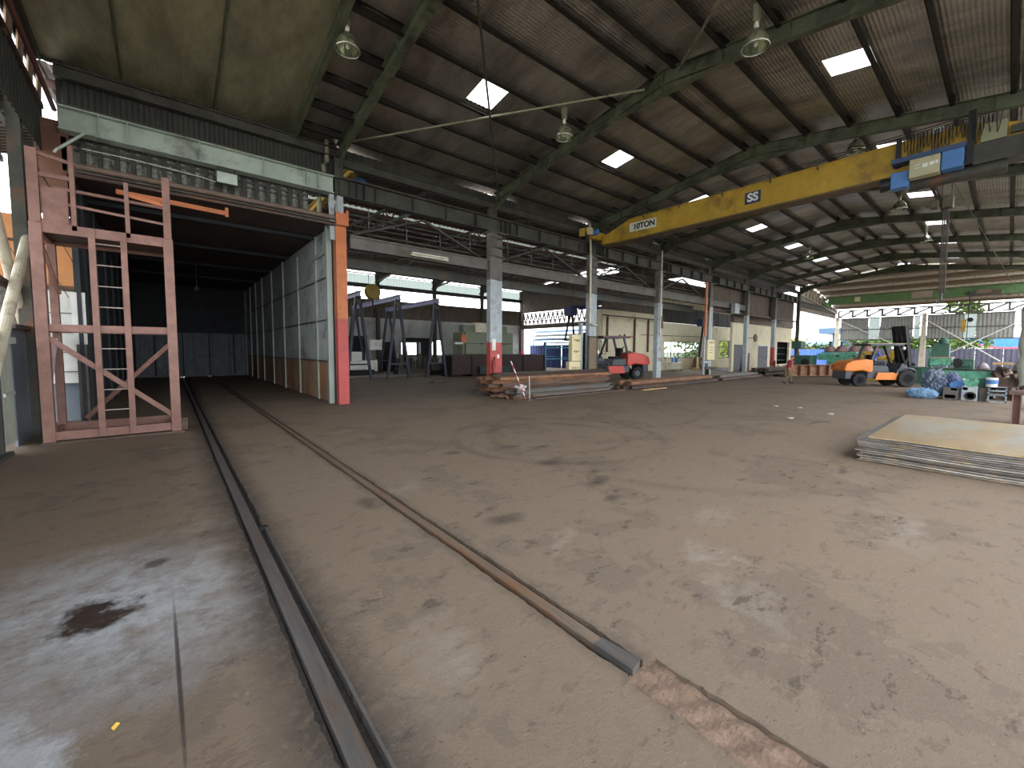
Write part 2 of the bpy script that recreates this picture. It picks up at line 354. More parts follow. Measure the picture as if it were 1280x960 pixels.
def floor_material():
    m = bpy.data.materials.new('worn_concrete'); m.use_nodes = True
    n, l = m.node_tree.nodes, m.node_tree.links; b = n['Principled BSDF']
    tc = n.new('ShaderNodeTexCoord'); P = tc.outputs['Object']
    def noise(scale, det=6, rough=0.6, sx=1, sy=1, rot=0):
        mp = n.new('ShaderNodeMapping'); mp.inputs['Scale'].default_value = (sx, sy, 1); mp.inputs['Rotation'].default_value = (0, 0, rot)
        l.new(P, mp.inputs['Vector']); z = n.new('ShaderNodeTexNoise'); z.inputs['Scale'].default_value = scale
        z.inputs['Detail'].default_value = det; z.inputs['Roughness'].default_value = rough
        l.new(mp.outputs['Vector'], z.inputs['Vector']); return z.outputs['Fac']
    def ramp(f, p0, p1, c0=(0, 0, 0), c1=(1, 1, 1)):
        r = n.new('ShaderNodeValToRGB'); e = r.color_ramp.elements
        e[0].position, e[1].position = p0, p1; e[0].color = (*c0, 1); e[1].color = (*c1, 1)
        l.new(f, r.inputs['Fac']); return r.outputs['Color']
    def mix(f, a, c, blend='MIX'):
        x = n.new('ShaderNodeMix'); x.data_type = 'RGBA'; x.blend_type = blend
        if isinstance(f, float): x.inputs['Factor'].default_value = f
        else: l.new(f, x.inputs['Factor'])
        l.new(a, x.inputs['A'])
        if isinstance(c, tuple): x.inputs['B'].default_value = (*c, 1)
        else: l.new(c, x.inputs['B'])
        return x.outputs['Result']
    def math(op, a, c):
        x = n.new('ShaderNodeMath'); x.operation = op
        for i, k in enumerate((a, c)):
            if isinstance(k, (int, float)): x.inputs[i].default_value = k
            else: l.new(k, x.inputs[i])
        return x.outputs[0]
    wz = n.new('ShaderNodeTexNoise'); wz.inputs['Scale'].default_value = 2.6; wz.inputs['Detail'].default_value = 9; wz.inputs['Roughness'].default_value = 0.72
    l.new(P, wz.inputs['Vector'])
    wa = n.new('ShaderNodeVectorMath'); wa.operation = 'SUBTRACT'; l.new(wz.outputs['Color'], wa.inputs[0]); wa.inputs[1].default_value = (.5, .5, .5)
    def warped(k):
        wb = n.new('ShaderNodeVectorMath'); wb.operation = 'MULTIPLY_ADD'; l.new(wa.outputs[0], wb.inputs[0]); wb.inputs[1].default_value = (k, k, 0); l.new(P, wb.inputs[2])
        return wb.outputs[0]
    PW, PS = warped(1.1), warped(0.35)
    def spot(cx, cy, rx, ry, rot=0.0, soft=0.35, amt=1.0, wob=1.0):
        """1 inside an ellipse with a ragged edge"""
        mp = n.new('ShaderNodeMapping'); mp.vector_type = 'TEXTURE'
        mp.inputs['Location'].default_value = (cx, cy, 0); mp.inputs['Rotation'].default_value = (0, 0, rot)
        mp.inputs['Scale'].default_value = (rx, ry, 1); l.new(PW if wob > .8 else (PS if wob > .2 else P), mp.inputs['Vector'])
        ln = n.new('ShaderNodeVectorMath'); ln.operation = 'LENGTH'; l.new(mp.outputs['Vector'], ln.inputs[0])
        mr = n.new('ShaderNodeMapRange'); mr.inputs['From Min'].default_value = 1 + soft; mr.inputs['From Max'].default_value = 1 - soft
        mr.inputs['To Min'].default_value = 0; mr.inputs['To Max'].default_value = amt
        l.new(ln.outputs['Value'], mr.inputs['Value']); return mr.outputs['Result']
    def ring(cx, cy, r, w, amt):
        mp = n.new('ShaderNodeMapping'); mp.inputs['Location'].default_value = (-cx, -cy, 0); l.new(PS, mp.inputs['Vector'])
        ln = n.new('ShaderNodeVectorMath'); ln.operation = 'LENGTH'; l.new(mp.outputs['Vector'], ln.inputs[0])
        d = math('ABSOLUTE', math('SUBTRACT', ln.outputs['Value'], r), 0)
        mr = n.new('ShaderNodeMapRange'); mr.inputs['From Min'].default_value = w; mr.inputs['From Max'].default_value = 0
        mr.inputs['To Max'].default_value = amt; l.new(d, mr.inputs['Value'])
        return math('MULTIPLY', mr.outputs['Result'], ramp(noise(0.9), 0.35, 0.6))
    big = noise(0.28, 7, 0.62); mid = noise(1.7, 9, 0.72); fine = noise(12, 9, 0.8); grain = noise(60, 6, 0.75)
    track = noise(1.1, 8, 0.72, 0.30, 2.4, 0.12)      # drag and tyre marks along the hall
    track2 = noise(2.0, 8, 0.72, 0.6, 2.8, -0.5)
    track3 = noise(5.0, 8, 0.75, 0.5, 3.0, 0.3)
    c = ramp(big, 0.28, 0.70, (0.205, 0.138, 0.090), (0.345, 0.246, 0.160))
    c = mix(math('MULTIPLY', ramp(mid, 0.36, 0.66), 0.7), c, (0.300, 0.226, 0.163))
    c = mix(math('MULTIPLY', ramp(track, 0.42, 0.64), 0.7), c, (0.395, 0.283, 0.183))
    c = mix(math('MULTIPLY', ramp(track2, 0.50, 0.68), 0.65), c, (0.180, 0.122, 0.084))
    c = mix(math('MULTIPLY', ramp(track3, 0.52, 0.72), 0.5), c, (0.420, 0.322, 0.225))
    c = mix(math('MULTIPLY', ramp(noise(0.8, 6, 0.65, 1, 1.4), 0.56, 0.74), 0.45), c, (0.345, 0.185, 0.110))
    # the strip by the rails is greyer
    c = mix(spot(0.9, 2.6, 2.3, 4.6, 0.0, 0.55, 0.7, 1.0), c, mix(ramp(mid, 0.35, 0.65), ramp(fine, 0.3, 0.7, (0.19, 0.162, 0.142), (0.315, 0.275, 0.245)), (0.355, 0.315, 0.28)))
    c = mix(spot(-2.0, 8.0, 2.3, 5.5, 0.0, 0.6, 0.8, 1.0), c, mix(ramp(mid, 0.35, 0.65), ramp(fine, 0.3, 0.7, (0.12, 0.084, 0.076), (0.20, 0.148, 0.135)), (0.25, 0.195, 0.175)))
    c = mix(spot(0.8, 21, 3.2, 7, 0, 0.5, 0.6, 1.0), c, (0.17, 0.125, 0.095))
    # pitted and scuffed surface
    c = mix(math('MULTIPLY', ramp(fine, 0.56, 0.80), 0.30), c, (0.50, 0.42, 0.33))
    c = mix(math('MULTIPLY', ramp(fine, 0.44, 0.24), 0.45), c, (0.13, 0.092, 0.07))
    c = mix(math('MULTIPLY', ramp(grain, 0.58, 0.78), 0.30), c, (0.56, 0.49, 0.41))
    c = mix(math('MULTIPLY', ramp(grain, 0.42, 0.24), 0.45), c, (0.10, 0.075, 0.06))
    swirl = noise(0.55, 9, 0.70, 1, 1, 0.7); sw2 = noise(4.2, 9, 0.74, 0.8, 1.6, -0.2)
    c = mix(math('MULTIPLY', ramp(swirl, 0.50, 0.62), 0.45), c, (0.180, 0.128, 0.094))
    c = mix(math('MULTIPLY', ramp(swirl, 0.46, 0.36), 0.45), c, (0.400, 0.305, 0.215))
    c = mix(math('MULTIPLY', ramp(sw2, 0.54, 0.66), 0.45), c, (0.165, 0.120, 0.092))
    c = mix(math('MULTIPLY', ramp(sw2, 0.42, 0.30), 0.45), c, (0.430, 0.350, 0.268))
    dots = noise(26, 3, 0.5)
    c = mix(math('MULTIPLY', ramp(dots, 0.68, 0.73), 0.7), c, (0.08, 0.06, 0.05))
    c = mix(math('MULTIPLY', ramp(noise(33, 2, 0.5), 0.71, 0.75), 0.6), c, (0.62, 0.57, 0.50))
    # white scrapes
    for a in ((2.9, 2.75, 0.26, 0.07, 0.5), (2.5, 5.2, 0.22, 0.15, 0.2), (3.85, 1.52, 0.03, 0.2, 0.5), (3.75, 1.75, 0.22, 0.1, 0.2),
              (1.86, 6.05, 0.18, 0.04, -0.3), (4.75, 2.1, 0.25, 0.12, 0.0), (1.25, 2.15, 0.2, 0.28, 0), (0.2, 5.4, 0.4, 0.12, 0.1), (3.0, 9.8, 0.3, 0.09, 0), (6.0, .6, .45, .14, .2), (-.2, 10.2, .5, .05, .2), (3.3, 1.15, .3, .1, .9)):
        c = mix(math('MULTIPLY', spot(*a, soft=0.8, amt=0.6, wob=1), ramp(sw2, 0.36, 0.62)), c, (0.58, 0.54, 0.48))
    # oil spots and tyre circles
    for a in ((4.75, 3.75, 0.24, 0.09, 0.3), (4.35, 3.2, 0.12, 0.08, 0), (5.1, 4.1, 0.14, 0.06, 0), (3.98, 6.5, 0.15, 0.1, 0), (5.2, 6.2, 0.13, 0.08, 0), (5.6, 5.8, 0.12, 0.08, 0),
              (2.85, 3.55, 0.2, 0.12, 0), (4.9, 4.9, 0.25, 0.14, 0), (8.2, 1.6, 0.2, 0.05, 0.2), (13.5, 3.2, 0.5, 0.06, -0.2), (1.82, 5.0, 0.1, 0.2, 0)):
        c = mix(spot(*a, soft=0.55, amt=0.6, wob=.5), c, (0.045, 0.037, 0.032))
    for a in ((6.6, 6.4, 2.3, 0.16, 0.5), (6.6, 6.4, 1.55, 0.14, 0.35), (10.5, 8.4, 3.0, 0.18, 0.35), (14.0, 6.0, 2.2, 0.2, 0.35), (9.0, 5.0, 4.2, .2, .3)):
        c = mix(ring(*a), c, (0.085, 0.063, 0.05))
    # bluish residue round a brown puddle stain, and a second one at the frame's corner
    blue = spot(-0.42, 4.1, 0.66, 0.95, 0.35, 0.6, 1.0, 1.0)
    blue2 = spot(-0.78, 2.65, 0.30, 0.55, 0.0, 0.3, 0.95, 1.0)
    blue = math('MAXIMUM', math('MULTIPLY', blue, ramp(noise(3.2, 9, 0.75), 0.30, 0.54)), blue2)
    c = mix(blue, c, mix(ramp(mid, 0.35, 0.65), ramp(fine, 0.3, 0.7, (0.36, 0.40, 0.44), (1.0, 1.08, 1.2)), (0.72, 0.80, 0.90)))
    pud = spot(-0.50, 4.10, 0.20, 0.26, 0.2, 0.3, 1.0, 1.0)
    pud = math('MAXIMUM', pud, spot(-0.15, 4.75, 0.1, 0.08, 0, 0.3, 0.75, .5))
    c = mix(math('MULTIPLY', pud, ramp(fine, 0.2, 0.42)), c, (0.06, 0.034, 0.024))
    crack = spot(-0.03, 3.05, 0.009, 0.75, 0.02, 0.4, 0.8, 0.05)
    c = mix(crack, c, (0.035, 0.03, 0.028))
    # soot along the two rails
    sx = n.new('ShaderNodeSeparateXYZ'); l.new(PS, sx.inputs[0])
    for x0, w, a in ((0.6, 0.22, 0.8), (2.09, 0.11, 0.5)):
        d = math('ABSOLUTE', math('SUBTRACT', sx.outputs['X'], x0), 0)
        mr = n.new('ShaderNodeMapRange'); mr.inputs['From Min'].default_value = w * 1.7; mr.inputs['From Max'].default_value = w * 0.5
        mr.inputs['To Max'].default_value = a; l.new(d, mr.inputs['Value'])
        c = mix(math('MULTIPLY', mr.outputs['Result'], ramp(fine, 0.25, 0.5)), c, (0.055, 0.047, 0.045))
    tone = n.new('ShaderNodeMix'); tone.data_type = 'RGBA'; tone.blend_type = 'MULTIPLY'; tone.inputs['Factor'].default_value = 1.0
    l.new(c, tone.inputs['A']); tone.inputs['B'].default_value = (0.485, 0.455, 0.435, 1); c = tone.outputs['Result']
    l.new(c, b.inputs['Base Color'])
    rr = n.new('ShaderNodeMapRange'); rr.inputs['To Min'].default_value = 0.62; rr.inputs['To Max'].default_value = 0.92
    l.new(mid, rr.inputs['Value'])
    wet = math('MULTIPLY', blue, 0.25)
    l.new(math('SUBTRACT', rr.outputs['Result'], wet), b.inputs['Roughness'])
    b.inputs['Specular IOR Level'].default_value = 0.35
    h = math('ADD', math('MULTIPLY', mid, 1.0), math('ADD', math('MULTIPLY', fine, 0.8), math('MULTIPLY', grain, 0.3)))
    h = math('SUBTRACT', h, math('MULTIPLY', crack, 0.6))
    bp = n.new('ShaderNodeBump'); bp.inputs['Strength'].default_value = 0.9; bp.inputs['Distance'].default_value = 0.035
    l.new(h, bp.inputs['Height']); l.new(bp.outputs['Normal'], b.inputs['Normal'])
    return m
M_floor = floor_material()

def rag(y, amp, seed):
    r = random.Random(int(y * 997) + seed)
    return amp * ((r.random() - 0.5) + sin(y * 2.3 + seed) * .35 + sin(y * 6.1 + seed * 2) * .35 + sin(y * 14.3 + seed) * .25)
fl = MB()
G1, G2 = (0.515, 0.715), (2.0, 2.18)          # left and right grooves
ys = [-1.5 + 0.04 * i for i in range(400)] + [14.6 + 1.3 * i for i in range(17)]
ys[-1] = 36.2
def strip(xa, xb, seeda, seedb):
    for y0, y1 in zip(ys[:-1], ys[1:]):
        pts = []
        for y in (y0, y1):
            amp = 0.013 if y < 9 else 0.006
            xl = xa + (rag(y, amp, seeda) if seeda else 0); xr = xb + (rag(y, amp, seedb) if seedb else 0)
            if xb == G2[0] and y < 1.33: xr -= 0.04
            if xa == G2[1] and y < 1.33: xl += 0.07
            pts.append((xl, xr))
        (a0, b0), (a1, b1) = pts
        fl.add([(a0, y0, 0), (b0, y0, 0), (b1, y1, 0), (a1, y1, 0)], [(0, 1, 2, 3)])
        if seedb: fl.add([(b0, y0, 0), (b0, y0, -.09), (b1, y1, -.09), (b1, y1, 0)], [(0, 1, 2, 3)])
        if seeda: fl.add([(a0, y0, 0), (a1, y1, 0), (a1, y1, -.09), (a0, y0, -.09)], [(0, 1, 2, 3)])
strip(-2.4, G1[0], 0, 11); strip(G1[1], G2[0], 12, 13); strip(G2[1], 72.0, 14, 0)
fl.quad((0.45, -1.5, -0.085), (0.8, -1.5, -0.085), (0.8, 36.2, -0.085), (0.45, 36.2, -0.085))
fl.quad((1.9, -1.5, -0.085), (2.35, -1.5, -0.085), (2.35, 36.2, -0.085), (1.9, 36.2, -0.085))
fl.quad((-2.4, -40, -0.001), (72, -40, -0.001), (72, -1.5, -0.001), (-2.4, -1.5, -0.001))
fl.quad((-9, -40, -0.001), (-2.4, -40, -0.001), (-2.4, 36.2, -0.001), (-9, 36.2, -0.001))
floor = struct(fl, 'floor', M_floor)
gf = MB()
for i in range(90):
    y = -1.45 + i * 0.031; y2 = y + 0.031
    for j in range(6):
        x = 1.96 + j * 0.047
        def hz(a, b): return -0.022 + 0.012 * sin(a * 31 + b * 17) * cos(b * 23 - a * 7)
        gf.quad((x, y, hz(x, y)), (x + .047, y, hz(x + .047, y)), (x + .047, y2, hz(x + .047, y2)), (x, y2, hz(x, y2)))
gf.build('groove_fill', M_grass_dirt, floor, True, 'rust-brown rubble filling the empty end of the right rail groove')['kind'] = 'stuff'
gd = MB().box(0.51, -1.4, -0.085, 0.545, 14, -0.03).box(0.66, -1.4, -0.085, 0.72, 36, -0.062)
gd.build('groove_fill', mat('black_grit', (.035, .03, .028), .95, 0, .4, 20, bump=.6, bscale=60), floor, False)['kind'] = 'stuff'
og = MB()
og.quad((-160, -120, -.12), (260, -120, -.12), (260, 160, -.12), (-160, 160, -.12))
struct(og, 'ground', M_concout)

M_rail = mat('worn_rail_steel', (0.125, 0.118, 0.115), 0.45, 0.5, 0.3, 6, (0.12, 0.075, 0.05), 0.35, 3, 0.25, 50, (3, 0.4, 1))
M_railr = mat('rusty_rail_steel', (0.17, 0.13, 0.10), 0.55, 0.4, 0.3, 6, (0.16, 0.085, 0.05), 0.5, 3, 0.25, 50, (3, 0.4, 1))
t = empty('floor_rail', (0.6, 5, 0), 'worn dark steel rail in the left floor groove running into the dark bay', 'rail', 'crane rails in the floor')
MB().box(0.555, -1.4, -0.08, 0.655, 36, 0.012).build('rail_bar', M_rail, t, bevel=0.008)
MB().bar((0.715, -1.4, -0.02), (0.715, 5.0, -0.02), 0.018, 0.06).build('guard_strip', M_rail, t)
MB().box(0.665, 4.97, -0.05, 0.74, 5.03, 0.01).build('joint_plate', M_blackm, t)
t = empty('floor_rail', (2.09, 8, 0), 'rust-brown steel rail in the right floor groove with a cut end', 'rail', 'crane rails in the floor')
MB().box(2.045, 1.62, -0.08, 2.13, 36, 0.008).build('rail_bar', M_railr, t, bevel=0.008)
MB().add([(2.04, 1.62, -.08), (2.13, 1.62, -.08), (2.13, 1.62, .012), (2.04, 1.62, .012), (2.03, 1.32, -.08), (2.135, 1.34, -.08), (2.135, 1.34, .03), (2.03, 1.32, .025)],
         [(0, 1, 5, 4), (1, 2, 6, 5), (2, 3, 7, 6), (3, 0, 4, 7), (4, 5, 6, 7)]).build('rail_end', M_rail, t)

# ------------------------------------------------------------------ setting: main roof
ceiling = bpy.data.objects.new('ceiling', None); COL.objects.link(ceiling); ceiling['kind'] = 'structure'
bays = [(3.3, 4.66), (4.66, 11.3), (11.3, 18.0), (18.0, 24.8), (24.8, 32.0), (32.0, 39.0), (39.0, 45.6), (45.6, 52.9)]
SKYX = {1: 7.15, 2: 13.6, 3: 20.6, 4: 27.8, 5: 34.6, 6: 41.2, 7: 48.2}
def sag(x, x0, x1): 
    t = (x - x0) / (x1 - x0); return -.11 * 4 * t * (1 - t) * min(1, (x1 - x0) / 6)
def sheet_part(x0, x1, ya, yb, hole=None):
    """foil sheet that sags a little between the rafters, with a cut-out for the skylight"""
    xs_ = sorted(set([x0 + (x1 - x0) * k / 14 for k in range(15)] + (list(hole[:2]) if hole else [])))
    ys_ = sorted(set([ya, yb] + [v for v in PY + [2 * YRG - v for v in PY] if min(ya, yb) < v < max(ya, yb)] + (list(hole[2:]) if hole else [])))
    b = MB(); nx = len(xs_)
    vs = [(x, y, zr(y) + sag(x, x0, x1)) for y in ys_ for x in xs_]; fs = []
    for j in range(len(ys_) - 1):
        for i in range(nx - 1):
            if hole and hole[0] <= xs_[i] < hole[1] - 1e-6 and hole[2] <= ys_[j] < hole[3] - 1e-6: continue
            fs.append((j * nx + i, j * nx + i + 1, (j + 1) * nx + i + 1, (j + 1) * nx + i))
    return b.add(vs, fs)
PY = [14.4, 13.3, 12.15, 10.98, 9.76, 8.5, 7.15]
for i, (x0, x1) in enumerate(bays):
    hl = hr = None
    if i in SKYX:
        hl = (SKYX[i], SKYX[i] + 0.92, 9.84, 10.9); hr = (SKYX[i], SKYX[i] + 0.92, 2.6, 3.58)
        for hx0, hx1, hy0, hy1 in (hl, hr):
            sk = MB(); nn = 6
            for k in range(nn):                                    # shallow corrugation along the slope
                xa = hx0 + (hx1 - hx0) * k / nn; xm = xa + (hx1 - hx0) / nn / 2; xb = hx0 + (hx1 - hx0) * (k + 1) / nn
                for xx, xy, za, zb in ((xa, xm, -.07, -.045), (xm, xb, -.045, -.07)):
                    sk.add([(xx, hy0, zr(hy0) + za), (xy, hy0, zr(hy0) + zb), (xy, hy1, zr(hy1) + zb), (xx, hy1, zr(hy1) + za)], [(0, 1, 2, 3)])
            sk.build('skylight_sheet', M_skyl, ceiling, label='bright translucent skylight sheet')
    sheet_part(x0, x1, YRG, 15.3, hl).build('roof_sheet', M_foil, ceiling)
    sheet_part(x0, x1, -1.8, YRG, hr).build('roof_sheet', M_foil, ceiling)
sheet_part(-2.3, 3.3, YRG, 15.3).build('roof_sheet', M_foil2, ceiling, label='olive creased foil of the end bay')
sheet_part(-2.3, 3.3, -1.8, YRG).build('roof_sheet', M_foil2, ceiling, label='olive creased foil of the end bay')
# purlins under the sheet, along the hall
for y in PY + [2 * YRG - v for v in PY]:
    for i, (x0, x1) in enumerate(bays):
        MB().channel((x0, y, zr(y) - 0.13), (x1, y, zr(y) - 0.13), 0.11, 0.24, 0.015).build('purlin', M_purlin, ceiling)
# end-bay joists along the slope
for x, w, m in ((-0.7, 0.07, M_green), (1.25, 0.07, M_green), (3.3, 0.2, M_green)):
    for s_ in (1, -1):
        ya = YRG + s_ * 8.2
        MB().channel((x, YRG, zr(YRG) - w), (x, ya, zr(ya) - w), w * 0.7, w * 1.6, 0.012).build('joist', m, ceiling)
# rafters
def rafter(x, m):
    b = MB()
    for s_ in (1, -1):
        ya = YRG + s_ * 8.0
        za, zb = zr(ya) - 0.2, zr(YRG) - 0.2
        b.ibeam((x, ya, za - 0.2), (x, YRG, zb - 0.2), 0.2, 0.4, 0.02)
    return b.build('rafter', m, ceiling)
for x in COLX:
    r = rafter(x, M_green)
    g = MB()
    for s_ in (1, -1):                                               # haunch under the ridge and at the eave
        g.prism([(YRG, zr(YRG) - .6), (YRG + s_ * 1.7, zr(YRG + 1.7) - .6), (YRG, zr(YRG) - .86)], x - .012, x + .012, 'yz')
        g.bar((x, YRG, zr(YRG) - .86), (x, YRG + s_ * 1.7, zr(YRG + 1.7) - .6), .2, .02)
        ye = YRG + s_ * 8.0
        g.prism([(ye, zr(ye) - .6), (ye - s_ * 1.2, zr(ye - s_ * 1.2) - .6), (ye, zr(ye) - .95)], x - .012, x + .012, 'yz')
    g.bar((x, YRG, zr(YRG) - .2), (x, YRG, zr(YRG) - .88), .2, .024, (0, 1, 0))
    for s_ in (1, -1):
        for d in (1.7, 3.2, 4.7, 6.2): 
            y = YRG + s_ * d; g.bar((x, y, zr(y) - .21), (x, y, zr(y) - .59), .19, .012, (0, 1, 0))
    g.build('gusset', M_green, r)
# bracing rods under the roof
def brace(p, q, r, label, m=M_tube):
    single(MB().tube([p, q], r, 8), 'bracing_rod', m, label, 'rod')
M_rodg = mat('grey_green_pipe', (0.20, 0.21, 0.14), 0.5, 0.2, 0.2, 4, RUST, 0.3)
brace((4.75, 14.4, 8.75), (11.1, 7.3, 9.62), 0.035, 'pale diagonal bracing pipe under the roof between the first two rafters', M_rodg)
brace((11.3, 14.55, 8.35), (4.75, 7.0, 9.66), 0.03, 'dark bracing rod crossing in front of the skylight near the first columns', M_dark)
brace((11.3, 6.4, 9.75), (4.9, -0.4, 8.8), 0.035, 'bracing pipe rising right from the ridge of the second rafter', M_rodg)
for i, (a, b2) in enumerate(((2, 3), (4, 5), (6, 7))):
    brace((COLX[a], 14.5, 8.45), (COLX[b2], 7.2, 9.6), 0.03, 'dark bracing rod under the roof of bay %s from the end bay' % ('three', 'five', 'seven')[i], M_dark)

# eave beam and cladding above the dark bay's mouth, column-line beams
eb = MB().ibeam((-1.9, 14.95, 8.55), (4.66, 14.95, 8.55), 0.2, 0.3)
single(eb, 'eave_beam', M_girderd, 'dark eave beam above the pale green runway girder', 'beam')
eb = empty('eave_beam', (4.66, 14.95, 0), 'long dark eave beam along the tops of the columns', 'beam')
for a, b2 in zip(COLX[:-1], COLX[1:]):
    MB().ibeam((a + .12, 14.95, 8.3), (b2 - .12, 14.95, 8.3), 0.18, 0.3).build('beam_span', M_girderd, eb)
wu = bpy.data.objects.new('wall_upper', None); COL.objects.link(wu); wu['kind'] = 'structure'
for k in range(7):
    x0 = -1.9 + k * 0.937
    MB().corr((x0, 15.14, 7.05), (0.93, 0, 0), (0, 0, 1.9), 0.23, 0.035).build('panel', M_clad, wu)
for k in range(6):
    x0 = -1.9 + k * 0.937
    MB().corr((x0, 15.1, 6.2), (0.93, 0, 0), (0, 0, 0.85), 0.31, 0.05, 0.3).build('panel', M_cladm, wu, label='mottled grey ribbed sheet under the runway girder')
for k in range(18): MB().box(-1.85 + .31 * k, 15.0, 6.25, -1.76 + .31 * k, 15.09, 7.05).build('rib', M_clad, wu)
MB().box(-1.9, 15.03, 6.92, 3.7, 15.09, 7.0).build('rail', M_girderd, wu)
MB().box(-1.9, 15.03, 6.78, 3.7, 15.08, 6.82).build('rail', M_girderd, wu)

for i, (a, b2) in enumerate(zip(COLX[:-1], COLX[1:])):                # sheet closing the eave above the beam, thin slits left open
    zt = 8.84 if i < 2 else 8.9
    MB().corr((a, 15.2, 8.4), (b2 - a, 0, 0), (0, 0, zt - 8.4), .25, .03).build('panel', M_clad, wu)
MB().corr((-2.3, 15.2, 8.8), (7.0, 0, 0), (0, 0, .2), .25, .03).build('panel', M_clad, wu)
# runway girder on the column line
rg = empty('crane_runway_girder', (-1.9, 14.85, 0), 'long overhead runway girder, pale green at its lit near end, tinted dark for shade beyond', 'girder')
spans = [(-1.85, 4.45)] + list(zip(COLX[:-1], COLX[1:]))
for i, (a, b2) in enumerate(spans):
    first = i == 0
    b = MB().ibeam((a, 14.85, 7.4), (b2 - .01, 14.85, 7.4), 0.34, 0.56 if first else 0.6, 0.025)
    mm = M_girder if first else M_girderd  # near span coloured pale as lit, the spans beyond coloured dark as shaded
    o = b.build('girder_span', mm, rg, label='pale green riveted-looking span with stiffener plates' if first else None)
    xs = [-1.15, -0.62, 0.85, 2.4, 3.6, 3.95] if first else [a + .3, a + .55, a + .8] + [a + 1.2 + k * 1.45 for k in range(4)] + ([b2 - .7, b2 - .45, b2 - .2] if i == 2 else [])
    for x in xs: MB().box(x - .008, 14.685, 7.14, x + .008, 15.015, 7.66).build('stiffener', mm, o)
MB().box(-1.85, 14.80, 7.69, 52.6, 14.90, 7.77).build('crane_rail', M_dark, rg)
single(MB().bar((-1.45, 14.75, 7.1), (-1.9, 14.6, 6.55), .3, .05).bar((-1.2, 14.75, 7.12), (-1.45, 14.75, 7.1), .3, .04), 'knee_brace', M_girder, 'short pale green brace under the end of the runway girder', 'brace')
# conduits and the dark tie beams
tb = empty('tie_beam', (4.9, 14.9, 0), 'grey tie beam between the columns at lamp height', 'beam')
for a, b2 in zip(COLX[:5], COLX[1:6]):
    MB().box(a + .3, 14.8, 5.42, b2 - .38, 15.1, 5.84).build('beam_span', M_tie, tb)
    MB().box(a + .3, 14.74, 5.80, b2 - .38, 15.16, 5.86).build('flange', M_tie, tb)
t2 = empty('inner_runway_beam', (4.9, 16.2, 0), 'dark brown inner beam behind the grey tie beam', 'beam')
for a, b2 in zip([5.0] + COLX[1:4], COLX[1:5]):
    MB().ibeam((a, 16.2, 5.2), (b2 - .02, 16.2, 5.2), 0.3, 0.45).build('beam_span', M_dark, t2)

for i, (a, b2) in enumerate(zip(COLX[:4], COLX[1:5])):
    t = empty('pipe_run', (a, 15.4, 6.3), ORD[i] + ' bay of dark service pipes hung between the runway girder and the grey tie beam', 'pipe')
    for z, y, r in ((6.15, 15.35, .045), (6.42, 15.5, .03), (6.75, 15.4, .04)): MB().tube([(a + .35, y, z), (b2 - .4, y, z)], r, 7).build('pipe', M_girderd, t)
    for k in range(4): MB().tube([(a + 1.2 + 1.5 * k, 15.42, 5.84), (a + 1.2 + 1.5 * k, 15.42, 7.12)], .018, 5).build('hanger', M_tie, t)
    MB().bar((a + .4, 15.2, 5.95), ((a + b2) / 2, 15.2, 7.05), .07, .1, (0, 1, 0)).build('brace', M_girderd, t); MB().bar((b2 - .4, 15.2, 5.95), ((a + b2) / 2, 15.2, 7.05), .07, .1, (0, 1, 0)).build('brace', M_girderd, t)
